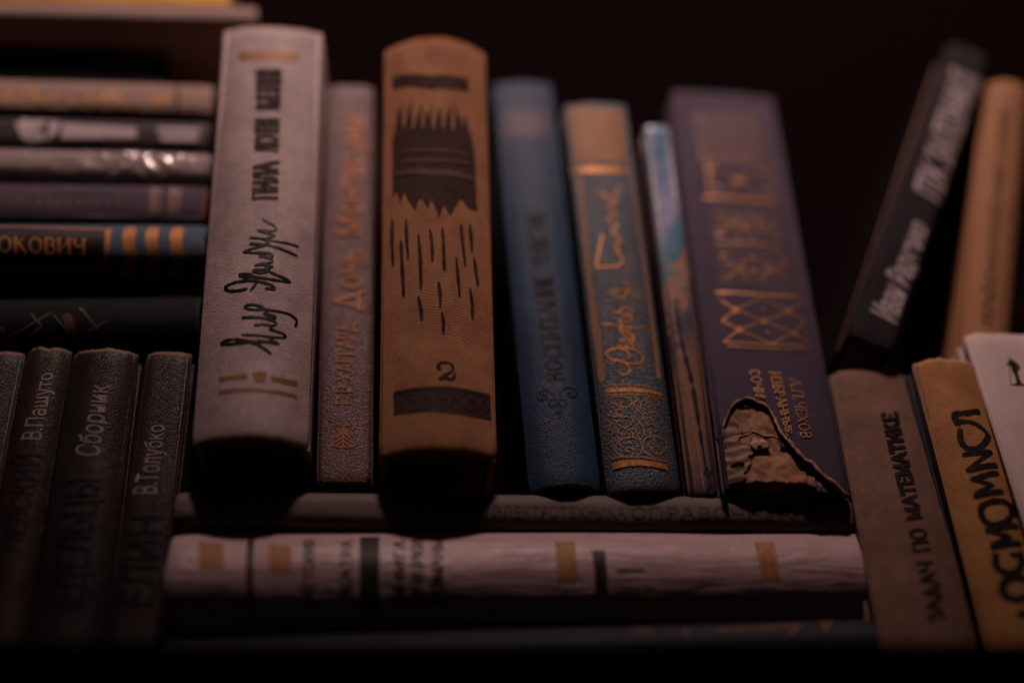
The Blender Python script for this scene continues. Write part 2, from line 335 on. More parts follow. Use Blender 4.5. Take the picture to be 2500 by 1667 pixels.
  ('s',0.071,[(1.458,18.82),(1.31,15.784)]),
  ('s',0.066,[(-1.335,12.853),(0.055,12.841),(1.394,12.894)]),
  ('s',0.066,[(-1.337,12.478),(0.046,12.463),(1.381,12.515)]),
  ('s',0.066,[(-1.339,12.106),(0.037,12.09),(1.368,12.14)]),
  ('s',0.066,[(-1.341,11.739),(0.028,11.72),(1.355,11.768)]),
  ('s',0.066,[(-1.343,11.374),(0.019,11.353),(1.343,11.4)]),
  ('s',0.066,[(-1.345,11.013),(0.01,10.99),(1.33,11.036)]),
  ('s',0.066,[(-1.346,10.656),(0.001,10.63),(1.317,10.675)]),
  ('s',0.066,[(-1.348,10.301),(-.008,10.274),(1.305,10.317)]),
  ('s',0.066,[(-1.35,9.951),(-.016,9.921),(1.293,9.963)]),
  ('s',0.066,[(-1.351,9.603),(-.025,9.572),(1.281,9.611)]),
  ('s',0.066,[(-1.353,9.258),(-.033,9.226),(1.269,9.263)]),
  ('s',0.066,[(-1.355,8.917),(-.042,8.882),(1.257,8.919)]),
 ],
 'gilt':[
  ('t',('А.П.ЧЕХОВ', 'serif', 0),[(0.625,4.464),(0.656,1.947),(1.029,1.98),(1.022,4.436)]),
  ('t',('ИЗБРАННЫЕ', 'serif', 0),[(-.088,4.729),(0.155,1.977),(0.347,2.105),(0.325,4.712)]),
  ('t',('СОЧИ', 'serif', 0),[(-.794,4.742),(-.707,3.621),(-.391,3.552),(-.444,4.791)]),
 ],
},
'R':{
 'print':[
  ('t',('Иван Радченко', 'sans', 1.6),[(0.618,1.082),(0.65,5.747),(-.093,6.083),(-.397,1.237)]),
  ('t',('ПІК ЗАЛІЗНИЦІ', 'sans', 1.6),[(0.821,7.201),(0.839,14.349),(-.392,14.371),(-.312,7.468)]),
 ],
},
'O':{
 'print':[
  ('t',('УКРАЇНСЬКО-РОСІЙСЬКИЙ СЛОВНИК', 'sans', 1),[(0.086,3.739),(-.017,14.246),(-.38,14.274),(-.341,3.851)]),
 ],
},
'M':{
 'print':[
  ('t',('ЗАДАЧ ПО МАТЕМАТИКЕ', 'bold', 0),[(0.42,2.308),(0.402,10.287),(-.157,10.17),(-.084,2.193)]),
 ],
},
'S':{
 'print':[
  ('s',0.23,[(-.319,9.453),(-.322,9.803),(0.073,9.859),(0.562,9.969)]),
  ('s',0.184,[(-.322,9.503),(0.167,9.493),(0.511,9.308),(0.733,9.028)]),
  ('s',0.221,[(-.302,9.17),(-.361,8.741),(-.193,8.446),(0.204,8.485),(0.556,8.806),(0.692,9.017)]),
  ('s',0.193,[(-.364,8.232),(0.56,8.343)]),
  ('s',0.138,[(0.516,8.279),(0.031,7.961),(-.353,7.673)]),
  ('s',0.212,[(-.378,7.628),(0.621,7.85)]),
  ('s',0.193,[(0.599,7.559),(-.339,7.278)]),
  ('s',0.138,[(-.345,7.255),(0.294,7.068),(-.337,6.78)]),
  ('s',0.203,[(-.376,6.676),(0.544,6.845)]),
  ('s',0.221,[(-.258,6.329),(-.371,6.034),(-.256,5.687),(0.134,5.627),(0.541,5.857),(0.755,6.242),(0.566,6.463),(0.143,6.46),(-.262,6.314)]),
  ('s',0.184,[(0.679,6.416),(1.024,6.412),(0.814,6.068)]),
  ('s',0.203,[(0.751,5.635),(-.298,5.413)]),
  ('s',0.147,[(-.292,5.383),(0.416,5.193),(-.27,4.938)]),
  ('s',0.212,[(-.296,4.837),(0.655,5.004)]),
  ('s',0.23,[(-.277,4.545),(-.347,4.189),(-.115,3.926),(0.288,3.998),(0.583,4.385),(0.589,4.604)]),
  ('s',0.166,[(0.273,4.575),(0.639,4.503)]),
  ('s',0.23,[(-.223,3.646),(-.359,3.373),(-.197,3.118),(0.201,3.078),(0.582,3.349),(0.653,3.679),(0.298,3.785),(-.105,3.713),(-.283,3.543)]),
  ('s',0.23,[(-.014,2.561),(0.452,2.708),(0.577,2.377)]),
 ],
},
'K':{
 'figure':[
  ('p',0,[(-.294,12.248),(-.262,12.087),(-.15,12.016),(-.057,11.906),(0.002,11.682),(-.093,11.622),(-.166,11.478),(-.173,11.133),(-.17,10.985),(-.005,10.973),(-.027,10.899),(-.6,10.904),(-.346,11.015),(-.311,11.35),(-.357,11.564),(-.342,11.781),(-.485,11.822),(-.461,11.908),(-.382,11.94)]),
  ('s',0.028,[(-.397,11.75),(-.508,11.277),(-.568,10.933)]),
 ],
},
'Z2':{
 'silver':[
  ('t',('В.Пашуто', 'sans', 0.5),[(0.315,8.578),(0.34,11.156),(-.12,11.053),(-.315,8.583)]),
 ],
 'print':[
  ('t',('НЕВСКИЙ', 'sans', 1.5),[(0.303,4.63),(0.428,8.053),(-.347,8.042),(-.252,4.765)]),
 ],
},
'Z3':{
 'silver':[
  ('t',('Сборник', 'sans', 0.5),[(0.366,7.859),(0.36,10.52),(-.252,10.529),(-.454,7.963)]),
 ],
 'print':[
  ('t',('ЕДЕЛЬЦЫ', 'sans', 1.5),[(0.464,2.789),(0.482,7.108),(-.531,7.056),(-.549,2.88)]),
 ],
},
'Z4':{
 'silver':[
  ('t',('В.Толубко', 'sans', 0.5),[(0.21,6.701),(0.193,9.196),(-.368,9.186),(-.582,6.708)]),
 ],
 'print':[
  ('t',('ЕЛИН', 'sans', 1.5),[(0.514,2.866),(0.541,5.951),(-.5,5.919),(-.533,2.944)]),
 ],
},
'L8':{
 'gilt':[
  ('t',('ОКОВИЧ', 'serif', 1),[(0.461,13.181),(0.511,16.188),(-.014,16.156),(-.086,13.13)]),
 ],
 'panel':[
  ('p',0,[(-.609,13.059),(-.53,14.977),(-.457,16.792),(0.851,16.823),(0.836,15.089),(0.825,13.214)]),
 ],
 'frame':[
  ('s',0.104,[(-.726,13.021),(-.632,14.951),(-.537,16.969)]),
  ('s',0.19,[(-.536,16.889),(-.018,16.939),(0.341,16.943),(0.688,16.912),(0.886,16.883)]),
  ('s',0.086,[(0.856,13.211),(0.87,15.085),(0.881,16.883)]),
 ],
 'bar':[
  ('s',0.43,[(-.571,17.653),(-.103,17.657),(0.203,17.695),(0.492,17.746),(0.788,17.706),(0.977,17.627)]),
  ('s',0.43,[(-.579,18.467),(-.108,18.465),(0.2,18.502),(0.49,18.552),(0.787,18.513),(0.976,18.435)]),
  ('s',0.43,[(-.589,19.34),(-.113,19.332),(0.196,19.366),(0.487,19.416),(0.785,19.377),(0.975,19.3)]),
 ],
},
'L7':{
 'gilt':[
  ('t',('Б А Л А К И Р Е В   М. А.', 'mono', 0),[(-.064,16.397),(-.024,12.16),(0.247,12.201),(0.224,16.429)]),
 ],
 'bar':[
  ('s',0.154,[(-.586,17.595),(0.79,17.645)]),
  ('s',0.092,[(-.591,17.796),(0.788,17.844)]),
  ('s',0.169,[(-.604,18.315),(0.783,18.359)]),
  ('s',0.123,[(-.61,18.55),(0.781,18.592)]),
 ],
},
'L5':{
 'figure':[
  ('p',0,[(-.278,12.571),(-.581,12.875),(-.451,13.244),(-.521,13.702),(-.126,13.613),(0.101,13.319),(0.118,13.722),(0.478,13.839),(0.562,13.161),(0.325,12.859),(0.059,12.77)]),
  ('p',0,[(-.454,13.814),(-.418,14.249),(0.13,14.253),(0.523,13.888),(0.143,13.868)]),
  ('p',0,[(-.328,14.362),(-.27,15.8),(-.192,17.197),(0.269,17.252),(0.341,15.881),(0.423,14.414)]),
  ('p',0,[(-.253,17.981),(-.283,18.771),(-.261,19.594),(-.028,19.617),(-.018,18.8),(0.009,18.035)]),
  ('p',0,[(0.119,18.096),(0.08,18.858),(0.065,19.626),(0.365,19.581),(0.375,18.887),(0.379,18.218)]),
 ],
},
'L4':{
 'gilt':[
  ('s',0.187,[(0.503,11.175),(0.271,11.384),(-.052,11.547)]),
  ('s',0.187,[(0.536,11.749),(0.311,11.963),(-.135,12.061)]),
  ('s',0.187,[(-.144,12.3),(0.17,12.468),(0.436,12.552)]),
  ('s',0.187,[(0.509,12.75),(0.279,12.915)]),
  ('s',0.187,[(0.148,13.088),(0.11,13.275),(0.331,13.162)]),
  ('s',0.187,[(0.191,13.671),(0.426,13.797),(0.499,13.995)]),
  ('s',0.187,[(0.467,14.233),(0.288,14.454),(0.126,14.602)]),
  ('s',0.187,[(0.504,14.717),(0.27,14.983),(0.008,15.192)]),
  ('s',0.187,[(-.127,15.368),(0.247,15.657),(0.523,15.876)]),
  ('s',0.187,[(0.519,16.021),(0.562,16.216),(0.457,16.38)]),
  ('s',0.187,[(0.267,16.871),(0.222,17.256),(0.177,17.641)]),
 ],
 'block':[
  ('s',0.145,[(-.615,17.832),(0.693,17.926)]),
 ],
},
'L9':{
 'orn':[
  ('s',0.038,[(0.876,14.178),(0.475,15.04),(-.071,15.896)]),
  ('s',0.038,[(-.035,15.216),(0.401,15.591)]),
  ('s',0.038,[(0.601,14.256),(0.917,14.577)]),
  ('s',0.038,[(0.59,15.743),(0.942,16.065)]),
  ('s',0.038,[(-.271,16.861),(0.438,17.434),(1.007,17.971)]),
  ('s',0.038,[(0.728,17.001),(0.291,17.818)]),
  ('s',0.038,[(0.416,14.19),(0.953,14.721)]),
  ('s',0.038,[(0.034,15.993),(0.92,16.774)]),
  ('s',0.038,[(0.974,15.955),(0.586,16.576)]),
  ('s',0.038,[(0.957,14.933),(0.444,15.593)]),
 ],
 'faded_gilt':[
  ('p',0,[(0.04,16.251),(-.057,16.542),(0.467,16.79),(0.888,16.948),(0.847,16.565),(0.543,16.448)]),
 ],
},
'Wt':{
 'bar':[
  ('p',0,[(-1.139,0.828),(-1.024,1.625),(-.017,1.752),(-.072,0.989)]),
  ('p',0,[(-.976,3.044),(-.869,3.764),(0.098,3.837),(0.044,3.139)]),
  ('p',0,[(-1.026,12.232),(-1.02,12.89),(0.417,12.875),(0.411,12.233)]),
  ('p',0,[(-.967,18.85),(-.961,19.495),(0.471,19.449),(0.466,18.818)]),
 ],
 'block':[
  ('p',0,[(-1.357,2.333),(-1.355,2.553),(1.025,2.743),(1.023,2.531)]),
  ('p',0,[(-1.321,5.924),(-1.315,6.553),(1.135,6.599),(1.13,5.992)]),
  ('p',0,[(-.631,13.394),(-.628,13.815),(0.727,13.833),(0.724,13.43)]),
  ('p',0,[(0.072,14.098),(0.04,15.033),(0.142,15.036),(0.169,14.176)]),
 ],
 'print':[
  ('t',('ИСТОРИЯ', 'sans', 1.6),[(0.963,4.597),(-1.179,4.494),(-1.182,4.135),(0.96,4.25)]),
  ('t',('ТЕАТРА', 'sans', 1.6),[(0.973,5.758),(-1.167,5.692),(-1.171,5.332),(0.97,5.409)]),
  ('t',('КНИГА', 'sans', 1.6),[(0.987,7.394),(-1.151,7.378),(-1.155,7.016),(0.984,7.042)]),
  ('t',('ОЧЕРКИ', 'sans', 1.6),[(0.992,7.957),(-1.146,7.958),(-1.149,7.595),(0.989,7.605)]),
  ('t',('РОМАНЫ', 'sans', 1.6),[(0.998,8.579),(-1.14,8.599),(-1.143,8.235),(0.995,8.226)]),
 ],
},
'D':{
 'print':[
  ('t',('ЭЛЕКТРОТЕХНИКА', 'sans', 1.2),[(0.291,10.341),(0.259,14.8),(-.085,14.761),(-.109,10.342)]),
  ('t',('СПРАВОЧНИК', 'sans', 1.2),[(0.275,14.946),(0.317,20.56),(-.072,20.542),(-.119,14.968)]),
 ],
},
'Bl':{
 'orn':[
  ('s',0.083,[(-.495,17.087),(-.554,18.38),(-.614,19.769)]),
  ('s',0.083,[(-.614,19.769),(-.288,19.301)]),
  ('s',0.083,[(-.559,14.406),(-.595,15.018)]),
  ('s',0.083,[(-.607,16.069),(-.362,16.093)]),
  ('s',0.083,[(-.793,20.557),(-.374,20.52),(-.826,20.857)]),
 ],
},
}
HOLE=[[-2.053, 2.02], [-1.948, 2.498], [-1.712, 3.063], [-1.565, 3.299], [-1.291, 3.531], [-0.986, 3.622], [-0.62, 3.464], [-0.307, 3.214], [-0.147, 2.805], [-0.068, 2.448], [0.089, 2.049], [0.281, 1.757], [0.465, 1.419], [0.679, 1.139], [0.949, 0.922], [1.198, 0.569], [1.523, 0.346], [1.818, 0.141], [2.058, -0.154]]
# ------------------------------------------------------------------ node materials
def nt(name):
    m = bpy.data.materials.new(name); m.use_nodes = True
    t = m.node_tree; b = t.nodes['Principled BSDF']
    return m, t, b
def N(t, typ, **kw):
    n = t.nodes.new(typ)
    for k, v in kw.items():
        if k.startswith('i_'):
            key = k[2:]; key = int(key) if key.isdigit() else key
            n.inputs[key].default_value = v
        else: setattr(n, k, v)
    return n
def col(c): return (c[0], c[1], c[2], 1)
def ramp(t, fac, stops):
    r = N(t, 'ShaderNodeValToRGB'); t.links.new(fac, r.inputs[0])
    e = r.color_ramp.elements
    while len(e) < len(stops): e.new(.5)
    for k, (p, c) in enumerate(stops): e[k].position = p; e[k].color = col(c) if len(c) == 3 else c
    return r.outputs[0]
def mixc(t, fac, a, b, mode='MIX'):
    m = N(t, 'ShaderNodeMix', data_type='RGBA', blend_type=mode)
    for i, v in ((0, fac), (6, a), (7, b)):
        if isinstance(v, (int, float)): m.inputs[i].default_value = v
        elif isinstance(v, tuple): m.inputs[i].default_value = col(v)
        else: t.links.new(v, m.inputs[i])
    return m.outputs[2]
def mth(t, op, a, b=None, c=None):
    m = N(t, 'ShaderNodeMath', operation=op)
    for i, v in enumerate((a, b, c)):
        if v is None: continue
        if isinstance(v, (int, float)): m.inputs[i].default_value = v
        else: t.links.new(v, m.inputs[i])
    return m.outputs[0]
def coords(t, uv, seed):
    """surface coordinates in centimetres"""
    tc = N(t, 'ShaderNodeTexCoord')
    mp = N(t, 'ShaderNodeMapping'); t.links.new(tc.outputs['UV' if uv else 'Object'], mp.inputs[0])
    s = 1.0 if uv else 100.0
    mp.inputs['Scale'].default_value = (s, s, s); mp.inputs['Location'].default_value = (seed*3.1 % 17, seed*5.3 % 19, seed*1.7 % 13)
    return mp.outputs[0]
def noi(t, v, sc_, det=3, rough=.55, dist=0):
    n = N(t, 'ShaderNodeTexNoise'); t.links.new(v, n.inputs['Vector'])
    n.inputs['Scale'].default_value = sc_; n.inputs['Detail'].default_value = det; n.inputs['Roughness'].default_value = rough
    n.inputs['Distortion'].default_value = dist
    return n.outputs['Fac']
def cover_mat(name, base, kind='cloth', rough=.65, uv=True, grain=1.0, stain=.3, wear=None, wear_w=.12, spec=.4, speck=.15, coat=0.0, hue=None, bump=1.0):
    m, t, b = nt(name); seed = (sum(map(ord, name)) % 97)
    v = coords(t, uv, seed)
    big = noi(t, v, .35, 4, .6); mid = noi(t, v, 2.2, 5, .65); fine = noi(t, v, 14, 3, .6)
    c0 = tuple(x*(1-stain*.75) for x in base); c1 = tuple(min(1, x*(1+stain*.55)) for x in base)
    f = mth(t, 'ADD', mth(t, 'MULTIPLY', big, .55), mth(t, 'MULTIPLY', mid, .45))
    c = ramp(t, f, [(.34, c0), (.66, c1)])
    if hue:                                                # a second tone in blotches: fading, foxing
        c = mixc(t, ramp(t, noi(t, v, .8, 5, .7, .5), [(.48, (0, 0, 0)), (.68, (1, 1, 1))]), c, hue)
    c = mixc(t, mth(t, 'MULTIPLY', ramp(t, fine, [(.52, (0, 0, 0)), (.72, (1, 1, 1))]), speck), c, tuple(x*.45 for x in base))
    rgh = mth(t, 'ADD', rough-.12, mth(t, 'MULTIPLY', mid, .24))
    h = None
    if kind == 'cloth':
        def thread(sx, sy, k):
            mp = N(t, 'ShaderNodeMapping'); t.links.new(v, mp.inputs[0]); mp.inputs['Scale'].default_value = (sx/grain, sy/grain, (sx+sy)*.5/grain)
            mp.inputs['Location'].default_value = (k, k*2, k)
            return noi(t, mp.outputs[0], 1, 2, .5)
        def wave(axis, pitch, k):
            wv = N(t, 'ShaderNodeTexWave', wave_type='BANDS', bands_direction=axis, wave_profile='SIN')
            jit = N(t, 'ShaderNodeVectorMath', operation='ADD'); t.links.new(v, jit.inputs[0])
            nz = N(t, 'ShaderNodeTexNoise'); t.links.new(v, nz.inputs['Vector']); nz.inputs['Scale'].default_value = 2.5; nz.inputs['Detail'].default_value = 4; nz.inputs['Roughness'].default_value = .65
            s2 = N(t, 'ShaderNodeVectorMath', operation='SCALE'); t.links.new(nz.outputs['Color'], s2.inputs[0]); s2.inputs['Scale'].default_value = .05
            t.links.new(s2.outputs[0], jit.inputs[1]); t.links.new(jit.outputs[0], wv.inputs['Vector'])
            wv.inputs['Scale'].default_value = 2*math.pi/20/pitch
            return wv.outputs['Fac']
        a = mth(t, 'MULTIPLY', wave('X', .056*grain, 1), mth(t, 'ADD', .35, thread(3, 20, 2)))
        d = mth(t, 'MULTIPLY', wave('Y', .050*grain, 4), mth(t, 'ADD', .35, thread(20, 3, 5)))
        wv_ = mth(t, 'ADD', mth(t, 'MULTIPLY', a, d), mth(t, 'MULTIPLY', mth(t, 'MAXIMUM', a, d), .45))
        h = mth(t, 'ADD', mth(t, 'MULTIPLY', wv_, .6), mth(t, 'ADD', mth(t, 'MULTIPLY', thread(7, 20, 7), .4), mth(t, 'MULTIPLY', thread(20, 7, 9), .4)))
        c = mixc(t, mth(t, 'MULTIPLY', mth(t, 'SUBTRACT', 1.0, wv_), .25), c, tuple(x*.35 for x in base))
        dist_, strength = .026*grain, .85
    elif kind == 'leather':
        vo = N(t, 'ShaderNodeTexVoronoi', feature='DISTANCE_TO_EDGE'); 
        wv2 = N(t, 'ShaderNodeVectorMath', operation='ADD'); t.links.new(v, wv2.inputs[0])
        nz = N(t, 'ShaderNodeTexNoise'); t.links.new(v, nz.inputs['Vector']); nz.inputs['Scale'].default_value = 6
        sc2 = N(t, 'ShaderNodeVectorMath', operation='SCALE'); t.links.new(nz.outputs['Color'], sc2.inputs[0]); sc2.inputs['Scale'].default_value = .16
        t.links.new(sc2.outputs[0], wv2.inputs[1]); t.links.new(wv2.outputs[0], vo.inputs['Vector'])
        vo.inputs['Scale'].default_value = 8.5/grain
        cell = ramp(t, vo.outputs['Distance'], [(0, (0, 0, 0)), (.22, (.8,)*3), (.6, (1, 1, 1))])
        h = mth(t, 'ADD', cell, mth(t, 'MULTIPLY', noi(t, v, 22/grain, 3, .6), .9))
        dist_, strength = .016*grain, .42
        rgh = mth(t, 'ADD', rgh, mth(t, 'MULTIPLY', mth(t, 'SUBTRACT', .5, noi(t, v, 5, 2)), .15))
    elif kind == 'paper':
        h = mth(t, 'ADD', mth(t, 'MULTIPLY', noi(t, v, 3.0, 4, .6), 1.2), mth(t, 'MULTIPLY', noi(t, v, 26, 3, .6), .35))
        dist_, strength = .03*grain, .35
    elif kind == 'creased':                                # paper jacket with long soft creases
        mp = N(t, 'ShaderNodeMapping'); t.links.new(v, mp.inputs[0]); mp.inputs['Scale'].default_value = (2.6, .32, 1)
        h = mth(t, 'ADD', mth(t, 'ABSOLUTE', mth(t, 'SUBTRACT', noi(t, mp.outputs[0], 1.0, 3, .5, .8), .5)), mth(t, 'MULTIPLY', noi(t, v, 24, 3, .6), .04))
        dist_, strength = .24*grain, .5
    elif kind == 'film':                                   # crumpled clear wrapper
        mp = N(t, 'ShaderNodeMapping'); t.links.new(v, mp.inputs[0]); mp.inputs['Scale'].default_value = (2.4, .8, 1); mp.inputs['Rotation'].default_value = (0, 0, .5)
        h = mth(t, 'ADD', noi(t, mp.outputs[0], 1.1, 3, .5, 1.2), mth(t, 'MULTIPLY', noi(t, v, 9, 2, .5), .12))
        dist_, strength = .30*grain, .8
    bp = N(t, 'ShaderNodeBump'); bp.inputs['Strength'].default_value = min(1, strength*bump); bp.inputs['Distance'].default_value = dist_*bump*CM
    t.links.new(h, bp.inputs['Height'])
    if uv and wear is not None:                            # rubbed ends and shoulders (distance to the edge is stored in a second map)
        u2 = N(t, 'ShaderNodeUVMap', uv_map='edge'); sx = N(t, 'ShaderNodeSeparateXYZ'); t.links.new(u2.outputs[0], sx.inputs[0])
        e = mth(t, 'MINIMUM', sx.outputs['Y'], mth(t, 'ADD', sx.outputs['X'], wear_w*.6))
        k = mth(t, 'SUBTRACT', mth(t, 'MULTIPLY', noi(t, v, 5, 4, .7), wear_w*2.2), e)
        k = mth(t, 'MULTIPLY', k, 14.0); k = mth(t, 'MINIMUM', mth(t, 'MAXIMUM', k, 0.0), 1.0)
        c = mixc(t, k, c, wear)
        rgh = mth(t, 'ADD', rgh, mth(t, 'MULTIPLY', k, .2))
    t.links.new(c, b.inputs['Base Color']); t.links.new(rgh, b.inputs['Roughness']); t.links.new(bp.outputs[0], b.inputs['Normal'])
    b.inputs['Specular IOR Level'].default_value = spec
    if coat: b.inputs['Coat Weight'].default_value = coat; b.inputs['Coat Roughness'].default_value = .12; t.links.new(bp.outputs[0], b.inputs['Coat Normal'])
    return m
def ink_mat(name, base, rough=.6, metal=0.0, worn=.25, worn_col=None, grain=.012, spec=.15):
    """print or foil lying on the cover: patchy, with the cover's grain under it"""
    m, t, b = nt(name); v = coords(t, False, sum(map(ord, name)) % 89)
    k = noi(t, v, 9, 5, .7)
    c2 = worn_col or tuple(x*.4 for x in base)
    f = ramp(t, k, [(max(0, .5-worn*.6), col(c2)[:3]), (.5+.12-worn*.2, base)])
    f = mixc(t, mth(t, 'MULTIPLY', noi(t, v, 1.3, 3), .5), f, tuple(x*.62 for x in base))
    t.links.new(f, b.inputs['Base Color'])
    t.links.new(mth(t, 'ADD', rough-.1, mth(t, 'MULTIPLY', k, .25)), b.inputs['Roughness'])
    b.inputs['Metallic'].default_value = metal; b.inputs['Specular IOR Level'].default_value = spec
    bp = N(t, 'ShaderNodeBump'); bp.inputs['Strength'].default_value = .6; bp.inputs['Distance'].default_value = grain*CM
    t.links.new(noi(t, v, 16, 3, .6), bp.inputs['Height']); t.links.new(bp.outputs[0], b.inputs['Normal'])
    return m
def page_mat(name, base):
    m, t, b = nt(name); v = coords(t, False, 3)
    mp = N(t, 'ShaderNodeMapping'); t.links.new(v, mp.inputs[0]); mp.inputs['Scale'].default_value = (40, 1.5, 1.5)
    k = noi(t, mp.outputs[0], 1, 4, .7)
    t.links.new(ramp(t, k, [(.3, tuple(x*.5 for x in base)), (.65, base)]), b.inputs['Base Color'])
    b.inputs['Roughness'].default_value = .85
    bp = N(t, 'ShaderNodeBump'); bp.inputs['Strength'].default_value = .6; bp.inputs['Distance'].default_value = .03*CM
    t.links.new(k, bp.inputs['Height']); t.links.new(bp.outputs[0], b.inputs['Normal'])
    return m

# ------------------------------------------------------------------ mesh helpers
def link(name, me, mat, parent=None, smooth=True):
    o = bpy.data.objects.new(name, me); C_.objects.link(o)
    if mat: me.materials.append(mat)
    if parent: o.parent = parent
    if smooth:
        for p in me.polygons: p.use_smooth = True
    return o
def box_bm(bm, x0, x1, y0, y1, z0, z1, bev=.05, seg=2):
    r = bmesh.ops.create_cube(bm, size=1)
    for v in r['verts']:
        v.co = Vector((x0+(v.co.x+.5)*(x1-x0), y0+(v.co.y+.5)*(y1-y0), z0+(v.co.z+.5)*(z1-z0)))*CM
    if bev:
        es = {e for v in r['verts'] for e in v.link_edges}
        bmesh.ops.bevel(bm, geom=list(es), offset=bev*CM, segments=seg, affect='EDGES', profile=.6)
def tomesh(bm, name):
    me = bpy.data.meshes.new(name); bm.to_mesh(me); bm.free(); return me

class Surf:
    """the outer face of a spine: rounded in section, slightly dented along its height. Works in cm, local to the book."""
    def __init__(s, w, h, sag, p, seed, dent=.03, ends=.05, sag_top=None):
        s.w, s.h, s.s, s.p, s.seed, s.dent, s.ends = w, h, sag, p, seed, dent, ends
        s.s1 = sag if sag_top is None else sag_top
    def y(s, x): return -s.s*(1-min(abs(2*x/s.w), 1)**s.p)
    def pt(s, x, z, off=0):
        a = min(abs(2*x/s.w), 1)
        g = s.s+(s.s1-s.s)*z/s.h
        y = -g*(1-a**s.p)
        d = s.dent*(noise.noise(Vector((x*.45+s.seed, z*.35, s.seed*.7)))*1.2+noise.noise(Vector((x*1.3, z*.9+s.seed, 5.1)))*.5)*(1-a**4)
        sl = g*s.p*(a**(s.p-1))*2/s.w*(1 if x > 0 else -1) if a > 0 else 0   # dy/dx
        n = Vector((sl, -1, 0)).normalized()
        return Vector((x, y+d, z))+n*off, n

def spine_mesh(S, th=.2, hole=None, nu=46, nv=110, fray=.0):
    """outer face, turned-in ends, inner face, joined into one closed shell"""
    w, h = S.w, S.h
    th = min(th, w*.16)
    xs = []
    for i in range(nu+1):                                  # denser near the shoulders
        a = -1+2*i/nu; xs.append((a*.7+.3*math.sin(a*math.pi/2))*w/2)
    # profile rows: outer from bottom to top, a rounded lip, inner back down
    rows = []
    lip = [(-.0, .0)]
    for j in range(nv+1): rows.append((h*j/nv, 0.0))
    for k in range(1, 4):
        a = math.pi*k/4; rows.append((h+th*.35*math.sin(a), -th*(1-math.cos(a))/2))
    for j in range(12+1): rows.append((h*(1-j/12), -th))
    for k in range(1, 4):
        a = math.pi*k/4; rows.append((-th*.35*math.sin(a), -th*(1+math.cos(a))/2))
    bm = bmesh.new(); grid = []
    uvv = {}
    for (z, off) in rows:
        line = []
        for x in xs:
            xx = x*(1 if off == 0 else 1-abs(off)/(w/2)*.6)
            co, n = S.pt(xx, min(max(z, 0), h), off)
            e = min(z, h-z)
            jag = S.ends*(noise.noise(Vector((x*2.1+S.seed, 3.3 if z > h/2 else 8.1, S.seed)))+.6*noise.noise(Vector((x*6+S.seed, 1.3 if z > h/2 else 4.1, S.seed))))*max(0, 1-max(e, 0)/1.2)
            co.z = z+jag
            if e < .5: co += n*(-.05*(1-max(e, 0)/.5)**2)   # headcap curls in
            v = bm.verts.new(co*CM); line.append(v); uvv[v] = (x, z)
        grid.append(line)
    nr = len(rows)
    uv = bm.loops.layers.uv.new('uv'); ue = bm.loops.layers.uv.new('edge')
    for j in range(nr):
        j2 = (j+1) % nr
        for i in range(nu):
            if hole and hole((xs[i]+xs[i+1])/2, (rows[j][0]+(rows[j2][0] if j2 else 0))/2): continue
            f = bm.faces.new((grid[j][i], grid[j][i+1], grid[j2][i+1], grid[j2][i]))
            for l in f.loops:
                x, z = uvv[l.vert]
                l[uv].uv = (x, z); l[ue].uv = (w/2-abs(x), max(0, min(z, h-z)))
    for i in (0, nu):                                      # close the shoulders
        try:
            bm.faces.new([grid[j][i] for j in range(nr)] if i else [grid[j][i] for j in range(nr-1, -1, -1)])
        except ValueError: pass
    bmesh.ops.recalc_face_normals(bm, faces=bm.faces[:])
    if hole:
        for v in [v for v in bm.verts if not v.link_faces]: bm.verts.remove(v)
    return tomesh(bm, 'spine')

def spline(P, n=6):
    if len(P) < 3: 
        a, b = P[0], P[-1]
        return [(a[0]+(b[0]-a[0])*k/8, a[1]+(b[1]-a[1])*k/8) for k in range(9)]
    out = []; Q = [P[0]]+list(P)+[P[-1]]
    if P[0] == P[-1]: Q = [P[-2]]+list(P)+[P[1]]
    for i in range(1, len(Q)-2):
        a, b, c, d = Q[i-1], Q[i], Q[i+1], Q[i+2]
        for k in range(n):
            t = k/n
            out.append(tuple(.5*((2*b[j])+(c[j]-a[j])*t+(2*a[j]-5*b[j]+4*c[j]-d[j])*t*t+(-a[j]+3*b[j]-3*c[j]+d[j])*t**3) for j in (0, 1)))
    out.append(tuple(P[-1])); return out
def dense(P, step=.12):
    out = [P[0]]
    for a, b in zip(P, P[1:]):
        L = math.hypot(b[0]-a[0], b[1]-a[1]); n = max(1, int(L/step))
        for k in range(1, n+1): out.append((a[0]+(b[0]-a[0])*k/n, a[1]+(b[1]-a[1])*k/n))
    return out

